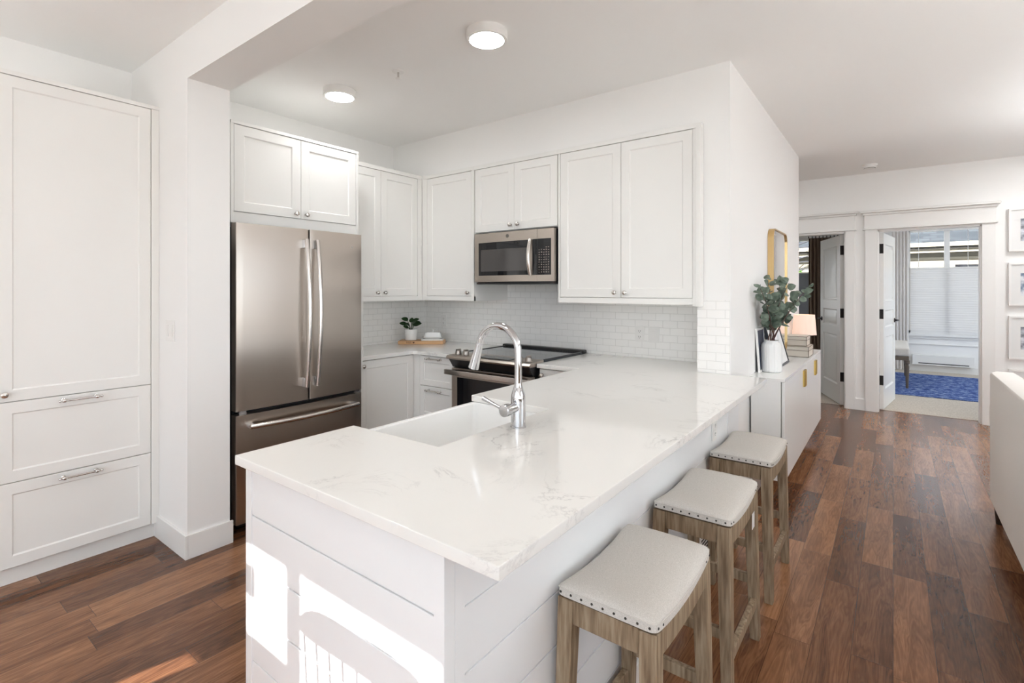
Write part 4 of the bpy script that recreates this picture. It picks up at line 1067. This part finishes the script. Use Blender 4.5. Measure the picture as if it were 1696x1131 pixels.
# ------------------------------------------------------------------ sofa
t = thing('sofa', 'cream upholstered sofa seen from its back at the right edge', 'sofa', (.95, 3.1, 0))
sx0 = .463
prof = [(sx0, .13), (sx0, .872), (sx0+.006, .884), (sx0+.03, .893), (sx0+.10, .893), (sx0+.135, .868), (sx0+.15, .80), (sx0+.16, .13)]
def yprism(prof, y0, y1, b=None):
    n = len(prof); vs = [(x, y0, z) for x, z in prof]+[(x, y1, z) for x, z in prof]
    fs = [list(range(n)), [n+i for i in range(n)][::-1]]+[[i, (i+1) % n, n+(i+1) % n, n+i] for i in range(n)]
    return (b or B()).poly(vs, fs)
bb = yprism(prof, 2.25, 4.155); 
bmesh.ops.bevel(bb.bm, geom=[e for e in bb.bm.edges if abs(e.verts[0].co.y-e.verts[1].co.y) < 1e-4], offset=.012, segments=2, affect='EDGES')
bb.build('backrest', 'sofa', t, world=True, sharp=40)
for y0, y1 in ((2.06, 2.249), (4.156, 4.34)):
    yc = (y0+y1)/2
    b = B().box(sx0+.03, 1.42, y0+.02, y1-.02, .13, .62, bev=.01)
    b.lathe([(0, 0), (.10, 0), (.108, .01), (.108, .93), (.10, .94), (0, .94)], c=(sx0+.02, yc, .60), axis='x', seg=28)
    b.build('armrest', 'sofa', t, world=True, sharp=45)
B().box(sx0+.165, 1.42, 2.24, 4.165, .13, .33, bev=.02).build('seat_base', 'sofa', t, world=True)
for y0, y1 in ((2.255, 3.2), (3.205, 4.15)):
    B().box(sx0+.17, 1.45, y0, y1, .332, .47, bev=.04, seg=4).build('seat_cushion', 'sofa', t, world=True)
    B().box(sx0+.165, sx0+.36, y0, y1, .475, .85, bev=.06, seg=4).build('back_cushion', 'sofa', t, world=True)
for x, y in ((.50, 4.10), (.50, 2.30), (1.36, 4.10), (1.36, 2.30)):
    B().lathe([(0, 0), (.016, 0), (.026, .13), (0, .13)], c=(x, y, 0), seg=12).build('leg', 'legdark', t, world=True)
b = B().lathe([(0, 0), (.055, .004), (.072, .02), (.076, .05), (.076, .40), (.072, .43), (.055, .446), (0, .45)], c=(.615, 4.262, .7855), axis='x', seg=28)
for k in range(9): b.lathe([(.0762, 0), (.0775, .004), (.0762, .008)], c=(.665+.045*k, 4.262, .7855), axis='x', seg=28)
o = b.build('bolster_cushion', 'cushion', origin=(.84, 4.262, .7855)); tag(o, 'tan ribbed bolster cushion lying on the far sofa arm', 'cushion')

# ------------------------------------------------------------------ dining chairs in the sun behind the camera (their backs shade the bar)
t = thing('dining_chair', 'wooden spindle-back dining chair standing in the sunlit window bay', 'chair', (-1.155, -.32, 0), .06)
B().box(-.23, .23, -.22, .20, .44, .475, bev=.012, seg=3).build('seat', 'oak', t)
for x in (-.19, .19):
    for y in (-.18, .17): B().tube([(x*.85, y*.85, .45), (x*1.1, y*1.12, 0)], [.018, .012], seg=10).build('leg', 'oak', t)
crest = [Vector((-.26+.52*k/16, .225+.014*math.cos(PI*(k/16-.5)), 0)) for k in range(17)]
rows = []
for k, c_ in enumerate(crest):
    f = abs(k/8-1); zt_ = .934-.05*f**6; zb2 = .852+.012*f**8
    rows.append([Vector((c_.x, c_.y, zb2)), Vector((c_.x, c_.y, zt_))])
B().grid(rows, thick=.02).build('crest_rail', 'oak', t)
for k in range(9):
    x = -.228+.456*k/8; c_ = .225+.014*math.cos(PI*(x/.52))
    B().tube([(x*.92, .17, .47), (x, c_+.008, .86)], .0058, seg=8).build('spindle', 'oak', t)

# ------------------------------------------------------------------ outdoors
struct('ground', 'lawn', B().box(-40, 40, -40, 60, -.5, -.4))
t = thing('neighbour_house', 'neighbouring house with grey shingle roof and cream eaves outside the bedroom window', 'house', (1, 17, -.4))
B().box(-7, 9, 17.0, 23, -.4, 2.33).build('wall', 'siding', t, world=True)
b = B()
for k in range(14): b.box(-7, 9, 16.985, 17.0, .9+k*.1, .994+k*.1)
b.build('siding', 'siding', t, world=True)
B().poly([(-8, 16.4, 2.56), (10, 16.4, 2.56), (10, 22, 5.4), (-8, 22, 5.4), (-8, 16.4, 2.50), (10, 16.4, 2.50), (10, 22, 5.3), (-8, 22, 5.3)], [[0, 1, 2, 3], [4, 5, 6, 7], [0, 1, 5, 4], [1, 2, 6, 5], [2, 3, 7, 6], [3, 0, 4, 7]]).build('roof', 'shingle', t, world=True)
B().box(-8, 10, 16.34, 16.40, 2.46, 2.56).build('gutter', 'fascia', t, world=True)
B().box(-8, 10, 16.55, 16.60, 2.32, 2.40).build('fascia', 'fascia', t, world=True)
B().box(-8, 10, 16.6, 17.0, 2.33, 2.50).box(-8, 10, 16.45, 16.5, 2.40, 2.47).build('soffit', 'gutter', t, world=True)
B().box(-8, 10, 16.92, 16.985, 2.16, 2.22).build('trim_board', 'fascia', t, world=True)
wf = B().box(1.15, 2.55, 16.93, 16.984, 1.0, 2.10).build('window', 'fascia', t, world=True); B().box(1.25, 2.45, 16.92, 16.929, 1.1, 2.02).build('pane', 'blackglass', wf, world=True)
# shrub by the left bedroom window
t = thing('shrub', 'green leafy shrub outside the window past the brown curtain', 'shrub', (-2.4, 14.4, -.4))
lb = B(); rnd = random.Random(5)
for k in range(900):
    a = rnd.uniform(0, 2*PI); ph = rnd.uniform(-1, 1); r_ = rnd.uniform(.6, 1)**.5
    c_ = Vector((-2.4+1.0*r_*math.cos(a)*math.sqrt(1-ph*ph), 14.4+.7*r_*math.sin(a)*math.sqrt(1-ph*ph), 1.0+1.05*ph*r_))
    d_ = Vector((rnd.uniform(-1, 1), rnd.uniform(-1, 1), rnd.uniform(-1, 1))).normalized(); u_ = d_.orthogonal().normalized(); s_ = d_.cross(u_)
    z_ = rnd.uniform(.05, .10); lb.poly([c_-u_*z_, c_+s_*z_*.5, c_+u_*z_, c_-s_*z_*.5], [[0, 1, 2, 3]])
lb.build('foliage', 'shrub', t, world=True, smooth=False)
B().tube([(-2.4, 14.4, -.42), (-2.4, 14.4, .9)], .05).build('trunk', 'darkbranch', t, world=True)
t = thing('bare_tree', 'bare dark tree branches outside the window of the left doorway', 'tree', (-2.2, 15.3, -.4))
b = B().tube([(-3.4, 15.3, -.42), (-3.3, 15.3, 1.6), (-2.9, 15.3, 2.5)], [.10, .08, .05])
rnd = random.Random(9)
for k in range(16):
    s_ = Vector((-3.3+.1*rnd.random(), 15.3, 1.6+1.0*k/16)); e_ = s_+Vector((rnd.uniform(.8, 2.6), rnd.uniform(-.4, .4), rnd.uniform(.2, 1.3)))
    b.tube([s_, s_.lerp(e_, .5)+Vector((0, 0, .1)), e_], [.03, .02, .008], seg=6)
b.build('branches', 'darkbranch', t, world=True)

t = thing('neighbour_house', 'unseen flat-roofed block added behind the camera to shade the windows from the sun', 'house', (0, -13, -.4))  # added out of view to hold direct sun off the back openings
B().box(-3.46, -1.02, -15, -12, -.4, 7.4).build('wall', 'siding', t, world=True)
B().box(-3.5, -.98, -15.04, -11.96, 7.4, 7.5).build('roof', 'shingle', t, world=True)
curtain_x = RX-.07
t = thing('curtain', 'unseen rust-brown curtain panel added for a warm band in the fridge reflection', 'curtain', (curtain_x, 4.3, .02))  # placed out of view to tint the left refrigerator door's reflection
rows = []
for i in range(41):
    y = 3.95+.62*i/40; x = curtain_x+.03*math.sin(i*.95); rows.append([Vector((x, y, z)) for z in (.03, 1.2, 2.4)])
B().grid(rows, thick=.003).build('drape', mat('rust_curtain', (.42, .22, .11), .9), t, world=True, sharp=80)
t = thing('bookcase', 'unseen dark grey bookcase added for a dark band in the fridge reflection', 'bookcase', (RX-.16, 6.1, 0))  # put out of view for the steel doors to mirror as a dark stripe
b = B().box(RX-.31, RX-.001, 5.75, 5.78, 0, 2.0).box(RX-.31, RX-.001, 6.42, 6.45, 0, 2.0).box(RX-.02, RX-.001, 5.78, 6.42, 0, 2.0)
b.build('carcass', 'darkside', t, world=True)
for z in (.05, .45, .85, 1.25, 1.65, 1.97): B().box(RX-.31, RX-.0205, 5.781, 6.419, z, z+.025).build('shelf', 'darkside', t, world=True)

o = B().box(1.55, 3.45, -2.3, 1.9, .0005, .014, bev=.003).build('area_rug', mat('bounce_rug', (.80, .79, .77), .95), origin=(2.5, 0, .0005)); tag(o, 'unseen plain cream rug added to bounce sunlight up to the ceiling', 'rug')  # reflector laid out of view; sun off it lifts the ceiling

disc('unseen round ceiling light added as fill over the sofa', (1.0, 4.6, CE), 'lamp_fill')  # extra fixture out of frame to brighten sideboard and hall
disc('unseen round ceiling light added as fill in the far end of the living room', (1.3, 6.2, CE), 'lamp_fill')  # second extra fixture out of frame, brightens the end wall

M['uplight'] = mat('fill_uplight_bulb', (1, 1, 1), .5, emit=(.94, .985, 1), estr=140)  # glow of the uplights added to brighten the ceiling
M['uplight_soft'] = mat('soft_fill_bulb', (1, 1, 1), .5, emit=(.94, .985, 1), estr=85)
def torchiere(label, x, y, m_='uplight'):  # unseen lamp added to throw fill light on the ceiling
    t = thing('fill_floor_lamp', label, 'fill lamp', (x, y, 0))
    B().lathe([(0, 0), (.14, 0), (.14, .012), (.03, .03), (.014, .04), (0, .04)], seg=32).build('base', 'bronze', t)
    B().lathe([(0, .041), (.012, .041), (.012, 1.70), (0, 1.70)], seg=14).build('pole', 'bronze', t)
    B().lathe([(.015, 1.701), (.10, 1.73), (.19, 1.82), (.195, 1.825), (.185, 1.825), (.095, 1.74), (0, 1.715)], seg=36).build('bowl', 'bronze', t)
    B().lathe([(0, 1.755), (.10, 1.755), (.12, 1.775), (.10, 1.785), (0, 1.785)], seg=28).build('bulb', m_, t)
torchiere('unseen bronze torchiere added to light the ceiling beyond the sofa', 1.95, 4.95)
torchiere('unseen bronze torchiere added to light the ceiling at the near sofa end', 1.75, 1.95)

disc('unseen round ceiling light added as fill on the dining side of the beam', (-1.5, .1, CE))  # extra fixture out of frame to lift cabinet fronts and tile
disc('hidden round ceiling light added as fill in the side hall behind the wing wall', (-1.7, 6.4, CE))  # extra fixture hidden by the wing wall, lifts end wall and casings
disc('unseen round ceiling light added as fill in the right bedroom', (1.1, 9.2, CE), 'lamp_fill')  # extra fixture above the door header to brighten the bedroom

Ta = Matrix.Translation((-.722, 3.755, SZ1+.001)) @ Matrix.Rotation(FR, 4, 'Z') @ Matrix.Rotation(-math.atan2(.020, .30), 4, 'X')
p = thing('framed_artwork', 'white-edged navy artwork leaning on the wall, mostly hidden by the vase', 'picture', (-.74, 3.8, SZ1))
B().box(0, .015, 0, .012, 0, .30).box(.215, .23, 0, .012, 0, .30).box(.015, .215, 0, .012, 0, .015).box(.015, .215, 0, .012, .285, .30).build('frame', 'trim', p, world=True, T=Ta)
B().box(.015, .215, .004, .010, .015, .285).build('print', 'navy', p, world=True, T=Ta)

t = thing('bounce_blocker', 'unseen long low wood cabinet added to keep the rug bounce off the bar', 'console', (1.38, .1, 0))  # blocker out of view; stops low light from the rug reaching the bar
B().box(1.28, 1.50, -1.5, 1.6, .08, .74, bev=.004).build('body', 'oak', t, world=True)
B().box(1.26, 1.52, -1.53, 1.63, .7405, .765, bev=.003).build('top', 'oak', t, world=True)
for x in (1.31, 1.47):
    for y in (-1.45, 1.55): B().box(x-.02, x+.02, y-.02, y+.02, 0, .0795).build('leg', 'oak', t, world=True)

torchiere('unseen bronze torchiere added to light the ceiling over the dining corner', -2.75, -1.1, 'uplight_soft')  # softer added uplight for the left part of the ceiling
